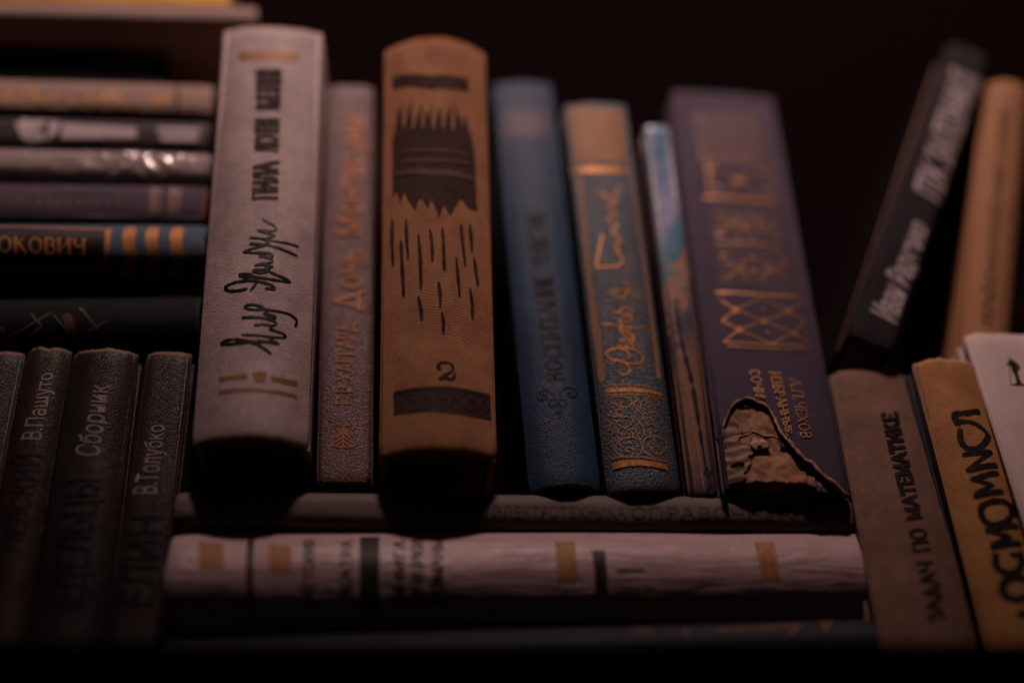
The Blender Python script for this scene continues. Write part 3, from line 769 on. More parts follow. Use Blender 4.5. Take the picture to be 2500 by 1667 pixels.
class Marks:
    """one printed, gilt or inked layer that lies on a spine, a few hundredths of a millimetre proud"""
    def __init__(s, S, off): s.S, s.off, s.bm, s.k, s.rnd = S, off, bmesh.new(), 0, random.Random(7)
    def V(s, p, d=0.0):
        x = max(-s.S.w/2, min(s.S.w/2, p[0]))
        co, n = s.S.pt(x, p[1], s.off+s.k*.0006+d)
        return s.bm.verts.new(co*CM)
    def ribbon(s, P, w, rough=.12, taper=0.0):
        s.k += 1
        L = len(P); prev = None; sd = s.rnd.random()*50
        for i, p in enumerate(P):
            a = P[max(i-1, 0)]; b = P[min(i+1, L-1)]
            t = Vector((b[0]-a[0], b[1]-a[1])); t = t.normalized() if t.length > 1e-9 else Vector((0, 1))
            n = Vector((-t.y, t.x))
            hw = w/2*(1+rough*2*noise.noise(Vector((i*.35+sd, sd, 0))))
            if taper: hw *= 1-taper*(abs(2*i/(L-1)-1)**3)
            d = i*2e-5
            row = [s.V((p[0]+n.x*hw, p[1]+n.y*hw), d), s.V((p[0]-n.x*hw, p[1]-n.y*hw), d)]
            if i in (0, L-1):                              # rounded end
                sg = -1 if i == 0 else 1
                fan = [s.V((p[0]+hw*(math.cos(q)*n.x+sg*math.sin(q)*t.x), p[1]+hw*(math.cos(q)*n.y+sg*math.sin(q)*t.y)), d) for q in (math.pi/4, math.pi/2, 3*math.pi/4)]
                s.bm.faces.new([row[0]]+fan+[row[1]])
            if prev: s.bm.faces.new((prev[0], prev[1], row[1], row[0]))
            prev = row
    def flat(s, bm2):
        """drapes a flat mesh (x, z in cm) over the spine"""
        s.k += 1
        xs = [v.co.x for v in bm2.verts]; ys = [v.co.y for v in bm2.verts]
        for axis, lo, hi, st in ((0, min(xs), max(xs), .09), (1, min(ys), max(ys), .35)):
            q = math.ceil(lo/st)*st+.0123
            while q < hi:
                nrm = Vector((1, 0, 0)) if axis == 0 else Vector((0, 1, 0))
                bmesh.ops.bisect_plane(bm2, geom=bm2.verts[:]+bm2.edges[:]+bm2.faces[:], dist=1e-7, plane_co=nrm*q, plane_no=nrm)
                q += st
        mp = {v: s.V((v.co.x, v.co.y)) for v in bm2.verts}
        for f in bm2.faces:
            try: s.bm.faces.new([mp[v] for v in f.verts])
            except ValueError: pass
        bm2.free()
    def poly(s, P, jag=.012):
        Q = []
        sd = s.rnd.random()*40
        for p in dense(list(P)+[P[0]], .1)[:-1]:
            Q.append((p[0]+jag*noise.noise(Vector((p[0]*7+sd, p[1]*7, 1))), p[1]+jag*noise.noise(Vector((p[0]*7, p[1]*7+sd, 2)))))
        b = bmesh.new(); f = b.faces.new([b.verts.new((x, y, 0)) for x, y in Q]); f.normal_update()
        bmesh.ops.triangulate(b, faces=[f], ngon_method='EAR_CLIP')
        s.flat(b)
    def done(s, name, mat, parent):
        bmesh.ops.recalc_face_normals(s.bm, faces=s.bm.faces[:])
        me = tomesh(s.bm, name)
        for p in me.polygons:                              # face outwards
            pass
        return link(name, me, mat, parent)

# ------------------------------------------------------------------ lettering
_fonts = {}
def sans_text(body, bold, quad):
    cu = bpy.data.curves.new('t', 'FONT'); cu.body = body; cu.size = 1; cu.offset = bold*.012; cu.resolution_u = 3
    o = bpy.data.objects.new('t', cu)
    me = bpy.data.meshes.new_from_object(o)
    bpy.data.objects.remove(o); bpy.data.curves.remove(cu)
    b = bmesh.new(); b.from_mesh(me); bpy.data.meshes.remove(me)
    xs = [v.co.x for v in b.verts]; x0, x1 = min(xs), max(xs)
    cap = .727
    for v in b.verts:
        q = bil(quad, (v.co.x-x0)/(x1-x0), v.co.y/cap); v.co = (q[0], q[1], 0)
    return b
def bil(q, u, v):
    (a, b, c, d) = q
    return tuple((a[i]*(1-u)+b[i]*u)*(1-v)+(d[i]*(1-u)+c[i]*u)*v for i in (0, 1))
def arc(cx, cy, rx, ry, a0, a1, n=9): return [(cx+rx*math.cos(R(a0+(a1-a0)*k/n)), cy+ry*math.sin(R(a0+(a1-a0)*k/n))) for k in range(n+1)]
T_, t_ = 1.0, .5
def V_(x, a=0, b=1): return ([(x, a), (x, b)], T_)
def H_(y, a, b): return ([(a, y), (b, y)], t_)
bowl = lambda x, y0, y1, r: ([(x, y0), (x+r*.5, y0)]+arc(x+r*.5, (y0+y1)/2, r*.5, (y1-y0)/2, -90, 90)+[(x, y1)], T_*.8)
G = {
 'А': (.8, [([(0, 0), (.4, 1)], t_), ([(.4, 1), (.8, 0)], T_), H_(.35, .15, .65)]),
 'Б': (.68, [V_(.1), H_(1, .1, .6), bowl(.1, 0, .55, .52)]),
 'В': (.68, [V_(.1), bowl(.1, 0, .52, .54), bowl(.1, .52, 1, .48)]),
 'Г': (.62, [V_(.1), H_(1, .1, .58), ([(.58, 1), (.58, .8)], t_)]),
 'Д': (.85, [([(.12, .05), (.4, 1)], t_), ([(.4, 1), (.68, .05)], T_), H_(.05, .02, .82), ([(.02, .05), (.02, -.18)], t_), ([(.82, .05), (.82, -.18)], t_)]),
 'Е': (.64, [V_(.1), H_(1, .1, .6), H_(.52, .1, .5), H_(0, .1, .62), ([(.6, 1), (.6, .84)], t_), ([(.62, 0), (.62, .17)], t_)]),
 'З': (.62, [([(.08, .82)]+arc(.3, .75, .22, .25, 150, -90, 8), T_*.8), (arc(.3, .26, .26, .26, 90, -150, 8), T_*.85)]),
 'И': (.85, [V_(.1), V_(.75), ([(.1, .05), (.75, .95)], t_)]),
 'Й': (.85, [V_(.1), V_(.75), ([(.1, .05), (.75, .95)], t_), (arc(.42, 1.28, .15, .12, 180, 360, 5), t_)]),
 'К': (.78, [V_(.1), ([(.1, .48), (.62, 1)], t_), ([(.28, .6), (.72, 0)], T_)]),
 'Л': (.8, [([(.02, .02), (.14, .02), (.3, 1)], t_), H_(1, .3, .7), V_(.7)]),
 'М': (1.0, [V_(.1), ([(.1, 1), (.48, .1)], T_*.8), ([(.48, .1), (.86, 1)], t_), V_(.86)]),
 'Н': (.85, [V_(.1), V_(.75), H_(.5, .1, .75)]),
 'О': (.85, [(arc(.42, .5, .36, .5, 0, 360, 20), T_*.8)]),
 'П': (.85, [V_(.1), V_(.75), H_(1, .1, .75)]),
 'Р': (.66, [V_(.1), bowl(.1, .45, 1, .5)]),
 'С': (.76, [(arc(.42, .5, .35, .5, 50, 310, 14), T_*.8), ([(.66, .9), (.66, .72)], t_)]),
 'Т': (.76, [V_(.38), H_(1, .04, .72), ([(.04, 1), (.04, .8)], t_), ([(.72, 1), (.72, .8)], t_)]),
 'У': (.74, [([(.05, 1), (.4, .38)], T_), ([(.7, 1), (.4, .38), (.28, .05), (.1, .05)], t_)]),
 'Х': (.76, [([(.06, 1), (.7, 0)], T_), ([(.7, 1), (.06, 0)], t_)]),
 'Ч': (.78, [V_(.68), ([(.1, 1), (.1, .62), (.2, .48), (.45, .46), (.68, .55)], T_*.8)]),
 'Ы': (.95, [V_(.1), bowl(.1, 0, .52, .45), V_(.85)]),
 'Ь': (.66, [V_(.1), bowl(.1, 0, .55, .5)]),
 '.': (.28, [([(.12, 0), (.12, .1)], T_)]), ' ': (.5, []),
}
SMALL = dict(zip('отеснмычьу', 'ОТЕСНМЫЧЬУ'))
def stroke_text(M, body, font, quad, bold):
    serif = font in ('serif', 'slab')
    x = 0; items = []
    for ch in body:
        k = 1.0; c = ch
        if ch in SMALL: c = SMALL[ch]; k = .68
        w_, st = G[c]
        for P, wt in st:
            Q = [(x+p[0]*k, p[1]*k-(.3 if ch == 'у' else 0)) for p in P]
            items.append((Q, wt))
            if serif and len(P) == 2 and abs(P[0][0]-P[1][0]) < .45 and wt >= .5 and abs(P[0][1]-P[1][1]) > .8:
                for p in P:
                    if p[1] in (0, 1): items.append(([(x+p[0]*k-.12*k, p[1]*k), (x+p[0]*k+.12*k, p[1]*k)], .45))
        x += (w_+.14)*k
    tot = x-.14
    a, b, c, d = quad
    hgt = math.hypot(d[0]-a[0], d[1]-a[1]); wid = math.hypot(b[0]-a[0], b[1]-a[1])/tot
    base = min(hgt, wid*1.6)*{'serif': .15, 'slab': .2, 'mono': .14, 'bold': .27}[font]*(1+bold*.25)
    for Q, wt in items:
        if font in ('mono', 'bold'): wt = .8
        P = [bil(quad, p[0]/tot, p[1]) for p in Q]
        M.ribbon(dense(P, .07), base*wt, rough=.08)

# ------------------------------------------------------------------ a book
LAYER = {  # layer: (part name, offset in cm)
 'foil': ('foil_panel', .006), 'panel': ('title_panel', .006), 'label': ('dark_label', .006), 'label_relief': ('label_relief', .014),
 'bar': ('gilt_bar', .009), 'block': ('black_bar', .009), 'frame': ('gilt_frame', .012), 'orn': ('stamped_ornament', .017), 'rag': ('ragged_ink_panel', .009), 'figure': ('printed_emblem', .013),
 'faded_gilt': ('faded_gilding', .008), 'ink': ('ink_dashes', .009), 'worn': ('worn_lettering', .026), 'print': ('printed_lettering', .013),
 'signature': ('signature_lettering', .013), 'gilt': ('gilt_lettering', .020), 'silver': ('silver_lettering', .02)}
FALLBACK = {'bar': 'gilt', 'block': 'print', 'frame': 'gilt', 'orn': 'gilt', 'rag': 'ink', 'figure': 'print', 'print': 'ink', 'silver': 'print'}
def book(key, name, label, mats, depth=12.0, board=.26, square=.28, group=None, dent=.03, ends=.04, hole=None, nu=46, nv=110, page=None, groove=.10, smooth_marks=True, board_mat=None, th=.2, front_gap=.35):
    x, y, z, w, h, le, ba, ya, sag, p, sag_top = POSE[key]
    e = bpy.data.objects.new(name, None); C_.objects.link(e); e.empty_display_size = .02
    cl, sl, cb, sb, cy, sy = math.cos(le), math.sin(le), math.cos(ba), math.sin(ba), math.cos(ya), math.sin(ya)
    rm = Matrix(((cy, -sy, 0), (sy, cy, 0), (0, 0, 1))) @ Matrix(((1, 0, 0), (0, cb, sb), (0, -sb, cb))) @ Matrix(((cl, 0, sl), (0, 1, 0), (-sl, 0, cl)))
    e.matrix_world = Matrix.Translation(Vector((x, y, z))*CM) @ rm.to_4x4()
    e['label'] = label; e['category'] = 'book'
    if group: e['group'] = group
    S = Surf(w, h, sag, p, sum(map(ord, key))*.37 % 31, dent, ends, sag_top)
    link('spine', spine_mesh(S, th, hole, nu, nv), mats['cover'], e)
    # the two boards, with the sunken joint between them and the spine
    for sx in (-1, 1):
        bm = bmesh.new()
        a, b_ = sx*(w/2-board), sx*(w/2-.01)
        box_bm(bm, min(a, b_), max(a, b_), .55, depth, .02, h-.02, .07, 3)
        j0, j1 = sx*(w/2-groove-.14), sx*(w/2-groove)
        box_bm(bm, min(j0, j1), max(j0, j1), -.12, .7, .03, h-.03, .02, 1)   # cloth hinge in the groove
        for v in bm.verts:
            v.co.x += .00018*noise.noise(v.co*40+Vector((S.seed, 0, 0)))
        link('cover_board', tomesh(bm, 'cover_board'), mats.get('board', mats['cover_obj']), e)
    # page block, rounded like the spine and set in from the cover edges
    bm = bmesh.new(); n = 16; hw = w/2-board-.02
    prof = []
    for i in range(n+1):
        px = -hw+2*hw*i/n; prof.append((px, S.y(px*w/2/hw*.98)*.85*min(1, S.s1/S.s)+front_gap))
    prof += [(hw, depth-.5), (-hw, depth-.5)]
    lo = [bm.verts.new(Vector((a, b, square))*CM) for a, b in prof]; hi = [bm.verts.new(Vector((a, b, h-square))*CM) for a, b in prof]
    m = len(prof)
    for i in range(m): bm.faces.new((lo[i], lo[(i+1) % m], hi[(i+1) % m], hi[i]))
    bm.faces.new(lo[::-1]); bm.faces.new(hi)
    link('page_block', tomesh(bm, 'page_block'), page or PAGES, e, smooth=False)
    for layer, items in MARKS.get(key, {}).items():
        pn, off = LAYER[layer]; M = Marks(S, off); fl = layer
        while fl not in mats: fl = FALLBACK[fl]
        mm = mats[fl]
        for n_, (typ, a, P) in enumerate(items):
            if n_ and layer in ('bar', 'block'):            # each bar is a part of its own
                M.done(pn, mm, e); M = Marks(S, off)
            if typ == 's':
                Q = spline(P, 7) if (smooth_marks and len(P) > 3) or layer in ('signature', 'silver') else dense(P, .1)
                if len(Q) < 60: Q = dense(Q, .06)
                M.ribbon(Q, a, .22 if layer in ('ink', 'signature') else .1, .35 if layer == 'ink' else 0)
            elif typ == 'p': M.poly(P, .05 if layer == 'rag' else .015)
            else:
                s_, font, bold = a
                if font == 'sans': M.flat(sans_text(s_, bold, P))
                else: stroke_text(M, s_, font, P, bold)
        M.done(pn, mm, e)
    return e, S
def cov(name, base, **kw):
    """cover material for spine (surface map) and for boards (object space)"""
    a = cover_mat(name, base, uv=True, **kw)
    kw.pop('wear', None); kw.pop('wear_w', None)
    return a, cover_mat(name+' board', base, uv=False, **kw)
def M_(cover, **kw): return dict(cover=cover[0], cover_obj=cover[1], **kw)

PAGES = page_mat('old page edges', (.20, .11, .08))
PAGES_DARK = page_mat('red brown page edges', (.17, .065, .05))
BLACK_INK = ink_mat('black ink', (.008, .006, .007), .7, worn=.10, worn_col=(.03, .02, .016), spec=.05)
BROWN_INK = ink_mat('faded black brown ink', (.020, .012, .012), .75, worn=.22, spec=.05, worn_col=(.10, .055, .04))
GOLD = ink_mat('dull gold stamping', (.30, .145, .048), .48, .4, .35, (.14, .07, .035))
GOLD_BRIGHT = ink_mat('gold stamping', (.52, .245, .075), .4, .5, .2, (.2, .1, .05))
FADED = ink_mat('rubbed gold', (.125, .082, .058), .6, .15, .5, (.075, .05, .05))
SILVER = ink_mat('grey stamping', (.25, .20, .20), .5, .1, .25, (.09, .07, .07))
WHITE_INK = ink_mat('white ink', (.42, .36, .38), .6, 0, .15, (.25, .21, .22))
# ------------------------------------------------------------------ setting: the bookcase
def struct(name, boxes, mat):
    bm = bmesh.new()
    for b in boxes: box_bm(bm, *b, .15, 2)
    o = link(name, tomesh(bm, name), mat, smooth=False); o['kind'] = 'structure'; return o
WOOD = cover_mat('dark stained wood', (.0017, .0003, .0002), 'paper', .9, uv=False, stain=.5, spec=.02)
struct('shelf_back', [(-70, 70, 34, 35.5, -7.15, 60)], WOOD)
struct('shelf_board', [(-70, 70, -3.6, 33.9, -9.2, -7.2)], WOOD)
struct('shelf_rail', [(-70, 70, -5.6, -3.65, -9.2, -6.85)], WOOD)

# ------------------------------------------------------------------ the upright row
ROW = 'books standing in the upper row'
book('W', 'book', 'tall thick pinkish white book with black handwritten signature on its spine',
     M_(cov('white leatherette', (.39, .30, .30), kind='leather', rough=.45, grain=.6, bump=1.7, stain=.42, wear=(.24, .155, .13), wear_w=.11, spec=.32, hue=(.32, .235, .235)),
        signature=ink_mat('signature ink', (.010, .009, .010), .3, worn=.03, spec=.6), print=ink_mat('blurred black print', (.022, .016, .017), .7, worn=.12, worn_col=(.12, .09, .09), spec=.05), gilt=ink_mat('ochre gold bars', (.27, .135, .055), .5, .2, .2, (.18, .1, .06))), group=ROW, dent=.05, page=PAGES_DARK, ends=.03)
book('H', 'book', 'narrow mauve brown leatherette book with gold title and small tree emblem at its foot',
     M_(cov('mauve brown leatherette', (.092, .056, .055), kind='leather', rough=.42, grain=1.0, bump=1.5, stain=.25, wear=(.15, .09, .07), wear_w=.07, spec=.22),
        gilt=ink_mat('copper stamping', (.25, .105, .045), .5, .3, .3, (.15, .075, .05))), group=ROW, page=PAGES_DARK)
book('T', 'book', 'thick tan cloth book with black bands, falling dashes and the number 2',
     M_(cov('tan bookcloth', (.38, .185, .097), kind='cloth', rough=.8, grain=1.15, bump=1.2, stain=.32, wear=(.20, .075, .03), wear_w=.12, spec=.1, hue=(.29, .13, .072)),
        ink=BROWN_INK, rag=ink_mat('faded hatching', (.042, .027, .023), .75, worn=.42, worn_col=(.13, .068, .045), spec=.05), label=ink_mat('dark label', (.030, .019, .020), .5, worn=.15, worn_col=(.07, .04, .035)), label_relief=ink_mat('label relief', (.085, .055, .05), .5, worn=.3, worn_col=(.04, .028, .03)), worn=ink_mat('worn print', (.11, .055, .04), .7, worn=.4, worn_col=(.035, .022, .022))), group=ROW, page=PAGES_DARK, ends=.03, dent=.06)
book('B1', 'book', 'plain dark blue leatherette book with embossed black title and scroll ornament',
     M_(cov('dark blue leatherette', (.018, .038, .070), kind='leather', rough=.45, grain=.9, bump=1.4, stain=.3, wear=(.05, .08, .12), wear_w=.08, spec=.10, hue=(.024, .030, .050)),
        print=ink_mat('blind stamping', (.006, .007, .010), .55, worn=.1, spec=.12), orn=ink_mat('blind ornament', (.006, .007, .010), .55, worn=.1, spec=.12), foil=ink_mat('grey violet band', (.06, .052, .064), .6, 0, .3, (.08, .075, .1))), group=ROW, page=PAGES_DARK)
book('B2', 'book', 'dark blue grey book with gold script title and gold scrollwork panel at its foot',
     M_(cov('blue grey calf', (.040, .054, .072), kind='leather', rough=.4, grain=1.1, bump=1.5, stain=.35, wear=(.07, .08, .1), wear_w=.05, spec=.22, hue=(.064, .058, .066)),
        gilt=GOLD_BRIGHT, foil=ink_mat('rubbed gold panel', (.24, .135, .07), .6, .15, .55, (.075, .072, .078))), group=ROW, page=PAGES_DARK)
def picture_mat():
    """glossy printed cover: bands of sky, snow, teal and ochre"""
    m, t, b = nt('picture cover'); u = N(t, 'ShaderNodeTexCoord'); v = u.outputs['UV']
    s = N(t, 'ShaderNodeSeparateXYZ'); t.links.new(v, s.inputs[0])
    k = mth(t, 'ADD', mth(t, 'MULTIPLY', s.outputs['Y'], 1/15.5), mth(t, 'MULTIPLY', mth(t, 'SUBTRACT', noi(t, v, 1.1, 4, .6, .6), .5), .22))
    k = mth(t, 'ADD', k, mth(t, 'MULTIPLY', s.outputs['X'], -.10))
    c = ramp(t, k, [(.0, (.07, .04, .05)), (.12, (.17, .09, .06)), (.33, (.16, .085, .055)), (.40, (.05, .04, .06)), (.46, (.06, .05, .075)), (.50, (.30, .17, .12)), (.575, (.27, .16, .12)), (.60, (.02, .14, .21)), (.68, (.10, .22, .33)), (.73, (.26, .25, .38)), (.80, (.15, .21, .34)), (.84, (.10, .18, .30)), (.88, (.12, .19, .31)), (.93, (.04, .14, .25)), (1, (.04, .13, .24))])
    c = mixc(t, mth(t, 'MULTIPLY', noi(t, v, 2.6, 4), .35), c, (.05, .05, .07))
    t.links.new(c, b.inputs['Base Color']); b.inputs['Roughness'].default_value = .3
    bp = N(t, 'ShaderNodeBump'); bp.inputs['Strength'].default_value = .5; bp.inputs['Distance'].default_value = .0006
    t.links.new(noi(t, v, 1.6, 3), bp.inputs['Height']); t.links.new(bp.outputs[0], b.inputs['Normal'])
    return m
pc = picture_mat()
eP, SP = book('P', 'book', 'thin glossy picture-cover book striped in blue, pink white and brown', dict(cover=pc, cover_obj=pc, board=cover_mat('picture board', (.10, .06, .05), 'paper', .4, uv=False)), depth=11, board=.18, group=ROW, ends=.02)
# creased laminate peeling near its foot
M = Marks(SP, .012)
M.ribbon(dense(spline([(-.16, 7.2), (-.1, 5.6), (.06, 4.2), (.12, 2.4), (.16, .9)], 8), .08), .13, .5, .5)
M.ribbon(dense(spline([(.16, .9), (.24, .5), (.22, .1)], 6), .08), .2, .4)
M.done('torn_laminate', ink_mat('laminate tear', (.035, .028, .045), .25, worn=.1), eP)
M = Marks(SP, .02)
M.ribbon(dense(spline([(-.30, 7.4), (-.24, 5.4), (-.12, 3.2), (-.02, 1.2), (.0, .1)], 8), .08), .035, .4, .4)
M.done('laminate_edge', ink_mat('laminate edge', (.42, .25, .18), .3, worn=.1), eP)

# ------------------------------------------------------------------ the torn violet book
def inside(P, x, z):
    c = False; j = len(P)-1
    for i in range(len(P)):
        (xi, zi), (xj, zj) = P[i], P[j]
        if (zi > z) != (zj > z) and x < (xj-xi)*(z-zi)/(zj-zi)+xi: c = not c
        j = i
    return c
wC = POSE['C'][3]
RIM = dense(spline(HOLE, 5), .05)
RIM = [(x+.035*noise.noise(Vector((x*6, z*6, 2)))+.018*noise.noise(Vector((x*19, z*19, 2))), z+.035*noise.noise(Vector((x*6, z*6, 7)))+.018*noise.noise(Vector((x*19, z*19, 9)))) for x, z in RIM]
POLY = RIM+[(wC/2+1, -2), (-wC/2-1, -2), (-wC/2-1, RIM[0][1])]
violet = cov('violet bookcloth', (.050, .038, .063), kind='cloth', rough=.72, grain=1.3, bump=1.3, stain=.22, wear=(.10, .07, .08), wear_w=.05, spec=.15, hue=(.047, .033, .048))
eC, SC = book('C', 'book', 'violet cloth book with rubbed gold ornament and a ragged tear through its spine foot',
     M_(violet, gilt=GOLD, faded_gilt=FADED), group=ROW, hole=lambda x, z: inside(POLY, x, z), nu=88, nv=300, th=.16, smooth_marks=False, dent=.035, depth=11, front_gap=.55)
# inside the tear: brown paper lining, an upper torn layer, glue-stiff gauze, and the frayed cloth edge
def sheet(name, fn, x0, x1, z0, z1, nx, nz, mat, keep=None):
    bm = bmesh.new(); g = []
    for j in range(nz+1):
        g.append([])
        for i in range(nx+1):
            x = x0+(x1-x0)*i/nx; z = z0+(z1-z0)*j/nz
            g[-1].append((bm.verts.new(Vector(fn(x, z))*CM), x, z))
    for j in range(nz):
        for i in range(nx):
            q = (g[j][i], g[j][i+1], g[j+1][i+1], g[j+1][i])
            cx = sum(a[1] for a in q)/4; cz = sum(a[2] for a in q)/4
            if keep and not keep(cx, cz): continue
            bm.faces.new([a[0] for a in q])
    for v in [v for v in bm.verts if not v.link_faces]: bm.verts.remove(v)
    r = bmesh.ops.solidify(bm, geom=bm.faces[:], thickness=.02*CM)
    return link(name, tomesh(bm, name), mat, eC)
zt = max(z for x, z in HOLE); xl = -wC/2
paper_brown = cover_mat('brown kraft lining', (.36, .175, .10), 'paper', .7, uv=False, stain=.35, speck=.35, hue=(.24, .105, .06))
gauze = cover_mat('glue stiffened gauze', (.19, .10, .065), 'paper', .5, uv=False, grain=1.5, stain=.6, speck=.5, spec=.3, hue=(.32, .20, .14))
def lin(d, amp):
    def f(x, z):
        co, n = SC.pt(x, max(0, z), -d)
        co += n*(amp*noise.noise(Vector((x*1.4, z*1.4, d*9)))+amp*.5*noise.noise(Vector((x*4, z*4, d*5))))
        return (co.x, co.y, z)
    return f
ragz = lambda x, s, a: a*noise.noise(Vector((x*1.7, s, 0)))+a*.5*noise.noise(Vector((x*6, s, 3)))
def f_lin(x, z):
    lim = 1.95+.25*math.sin(x*1.7+2.2)-.42*(x+.6)+ragz(x, 5.5, .22)
    k = min(1, max(0, (z-lim)/.05)); c = max(0, 1-abs(z-lim-.12)/.25)
    return lin(.25-.06*k-.02*k*c-.03*math.exp(-((x-.55-.2*z)/.06)**2)*(1-k), .085)(x, z)
sheet('spine_lining', f_lin, xl+.12, wC/2-.15, .15, zt+.5, 150, 190, paper_brown, lambda x, z: z > (.30+ragz(x, 2.2, .16))*max(0, min(1, (1.3-x)/.9)))
def upper(x, z):
    d = x-(xl+.4)
    return z > 1.95+.25*math.sin(x*1.7+2.2)-.42*(x+.6)+ragz(x, 5.5, .22)
f_up = f_lin
def f_g(x, z):
    a, b, c = lin(.17, .03)(x, z)
    return (a, b-.05*math.sin(z*17+2*noise.noise(Vector((x*2, z*2, 0))))*.35+.03*max(0, noise.noise(Vector((x*3, z*2.5, 4)))), c)
sheet('spine_gauze', f_g, xl+.03, xl+1.5, .3, 3.2, 50, 110, gauze, lambda x, z: x < xl+.95+ragz(z, 8.8, .5)-.12*abs(z-1.3) and z < 2.9+ragz(x, 3.1, .4) and noise.noise(Vector((x*2.6, z*2.6, 11))) > -.33)
bm = bmesh.new(); bmesh.ops.create_icosphere(bm, subdivisions=4, radius=1)
c0, n0 = SC.pt(xl+1.40, 1.72, -.14)
for v in bm.verts:
    p = v.co.copy(); k = 1+.55*noise.noise(p*1.7+Vector((3, 1, 5)))+.22*noise.noise(p*4)
    v.co = (c0+Vector((p.x*.30*k, p.y*.09*k, p.z*.24*k)))*CM
link('crumpled_glue', tomesh(bm, 'crumpled_glue'), gauze, eC)
bm = bmesh.new(); prev = None
for i in range(90):
    x = xl+.55+(wC-.8)*i/89; lo_, hi_ = 0., zt+.5
    zz = next((z for z in [k*.02 for k in range(10, 260)] if upper(x, z)), 1.0)
    q = Vector(f_up(x, zz))+Vector((0, -.015, .03*noise.noise(Vector((x*9, 1, 1)))))
    r_ = .022*(1+.6*noise.noise(Vector((x*5, 2, 2))))
    ring = [bm.verts.new((q+Vector((0, math.cos(a)*r_, math.sin(a)*r_*1.6)))*CM) for a in (0, 1.26, 2.51, 3.77, 5.03)]
    if prev:
        for k in range(5): bm.faces.new((prev[k], prev[(k+1) % 5], ring[(k+1) % 5], ring[k]))
    prev = ring
bmesh.ops.recalc_face_normals(bm, faces=bm.faces[:])
link('torn_paper_edge', tomesh(bm, 'torn_paper_edge'), cover_mat('raw torn paper', (.36, .22, .145), 'paper', .8, uv=False, stain=.5), eC)
# the frayed edge of the cloth, rolled outwards
bm = bmesh.new(); prev = None; L = len(RIM)
for i, p in enumerate(RIM):
    a, b = RIM[max(i-2, 0)], RIM[min(i+2, L-1)]
    t = Vector((b[0]-a[0], b[1]-a[1])).normalized(); inn = Vector((t.y, -t.x))
    co, n = SC.pt(max(-wC/2, min(wC/2, p[0])), max(0, p[1]), -.03)
    fr = i/L
    rad = (.030+.045*fr)*(1+.55*noise.noise(Vector((i*.21, 3, 1)))+.35*noise.noise(Vector((i*.6, 3, 6))))
    out = .01+.07*fr
    ring = []
    side = Vector((inn.x, 0, inn.y))
    ctr = co+n*out*(.6+.5*noise.noise(Vector((i*.15, 9, 2))))+side*.03
    ctr.z = p[1]+side.z*.03 if p[1] > 0 else ctr.z
    for k in range(9):
        q = 2*math.pi*k/9
        rr = rad*(1+.4*noise.noise(Vector((i*.5, k*1.3, 4))))
        ring.append(bm.verts.new((ctr+side*(math.cos(q)*rr)+n*(math.sin(q)*rr*.8))*CM))
    if prev:
        for k in range(9): bm.faces.new((prev[k], prev[(k+1) % 9], ring[(k+1) % 9], ring[k]))
    else: bm.faces.new(ring[::-1])
    prev = ring
bm.faces.new(prev)
bmesh.ops.recalc_face_normals(bm, faces=bm.faces[:])
link('frayed_edge', tomesh(bm, 'frayed_edge'), cover_mat('frayed board edge', (.44, .24, .16), 'paper', .85, uv=False, stain=.7, speck=.6, hue=(.20, .11, .10)), eC)
# loose threads
bm = bmesh.new(); rnd = random.Random(4)
for i in range(260):
    p = RIM[rnd.randrange(L)]; co, n = SC.pt(max(-wC/2, min(wC/2, p[0])), max(0, p[1]), .01)
    q = co.copy(); d = Vector((rnd.uniform(-.5, .5), rnd.uniform(-.9, -.1), rnd.uniform(-.8, .3))).normalized(); ln = rnd.uniform(.05, .22)
    pr = None
    for k in range(6):
        rg = [bm.verts.new((q+Vector((math.cos(a), 0, math.sin(a)))*.008*(1-k/8))*CM) for a in (0, 2.1, 4.2)]
        if pr:
            for a in range(3): bm.faces.new((pr[a], pr[(a+1) % 3], rg[(a+1) % 3], rg[a]))
        pr = rg; q = q+d*ln/6; d = (d+Vector((rnd.uniform(-.5, .5), rnd.uniform(-.4, .3), rnd.uniform(-.5, .3)))*.6).normalized()
link('loose_threads', tomesh(bm, 'loose_threads'), ink_mat('thread', (.16, .10, .10), .8), eC)

# ------------------------------------------------------------------ right hand side
RIGHT = 'books at the right end of the shelf'
eR, SR = book('R', 'book', 'slim black book leaning to the right with big white title lettering',
     M_(cov('black cloth', (.016, .012, .015), kind='cloth', rough=.8, grain=1.0, stain=.3, spec=.1, wear=(.07, .05, .05), wear_w=.04), print=WHITE_INK, board=cover_mat('black brown board', (.004, .0026, .0026), 'paper', .9, uv=False, spec=.02)), group=RIGHT, depth=12, square=.3, page=PAGES_DARK)
bm = bmesh.new(); box_bm(bm, -SR.w/2-.012, -SR.w/2+.05, 1.15, 1.55, .04, SR.h-.04, .01, 1)  # thin brown strip along the left board, slightly proud of it
link('ridge_strip', tomesh(bm, 'ridge_strip'), cover_mat('brown hinge strip', (.17, .09, .075), 'cloth', .7, uv=False), eR)
book('O', 'book', 'orange tan dictionary leaning behind the white book at the right edge',
     M_(cov('orange tan cloth', (.29, .135, .060), kind='cloth', rough=.75, grain=1.0, stain=.2, spec=.3, wear=(.25, .1, .03), wear_w=.08), print=ink_mat('brown print', (.05, .026, .018), .7, worn=.15, worn_col=(.12, .06, .035))), group=RIGHT, depth=10)
book('M', 'book', 'grey brown cloth textbook with small bold black title, below the leaning black book',
     M_(cov('grey brown bookcloth', (.19, .115, .086), kind='cloth', rough=.85, grain=1.2, bump=1.4, stain=.4, spec=.1, wear=(.20, .11, .07), wear_w=.09, hue=(.15, .085, .062)), print=BLACK_INK), group=RIGHT, dent=.07, ends=.10)
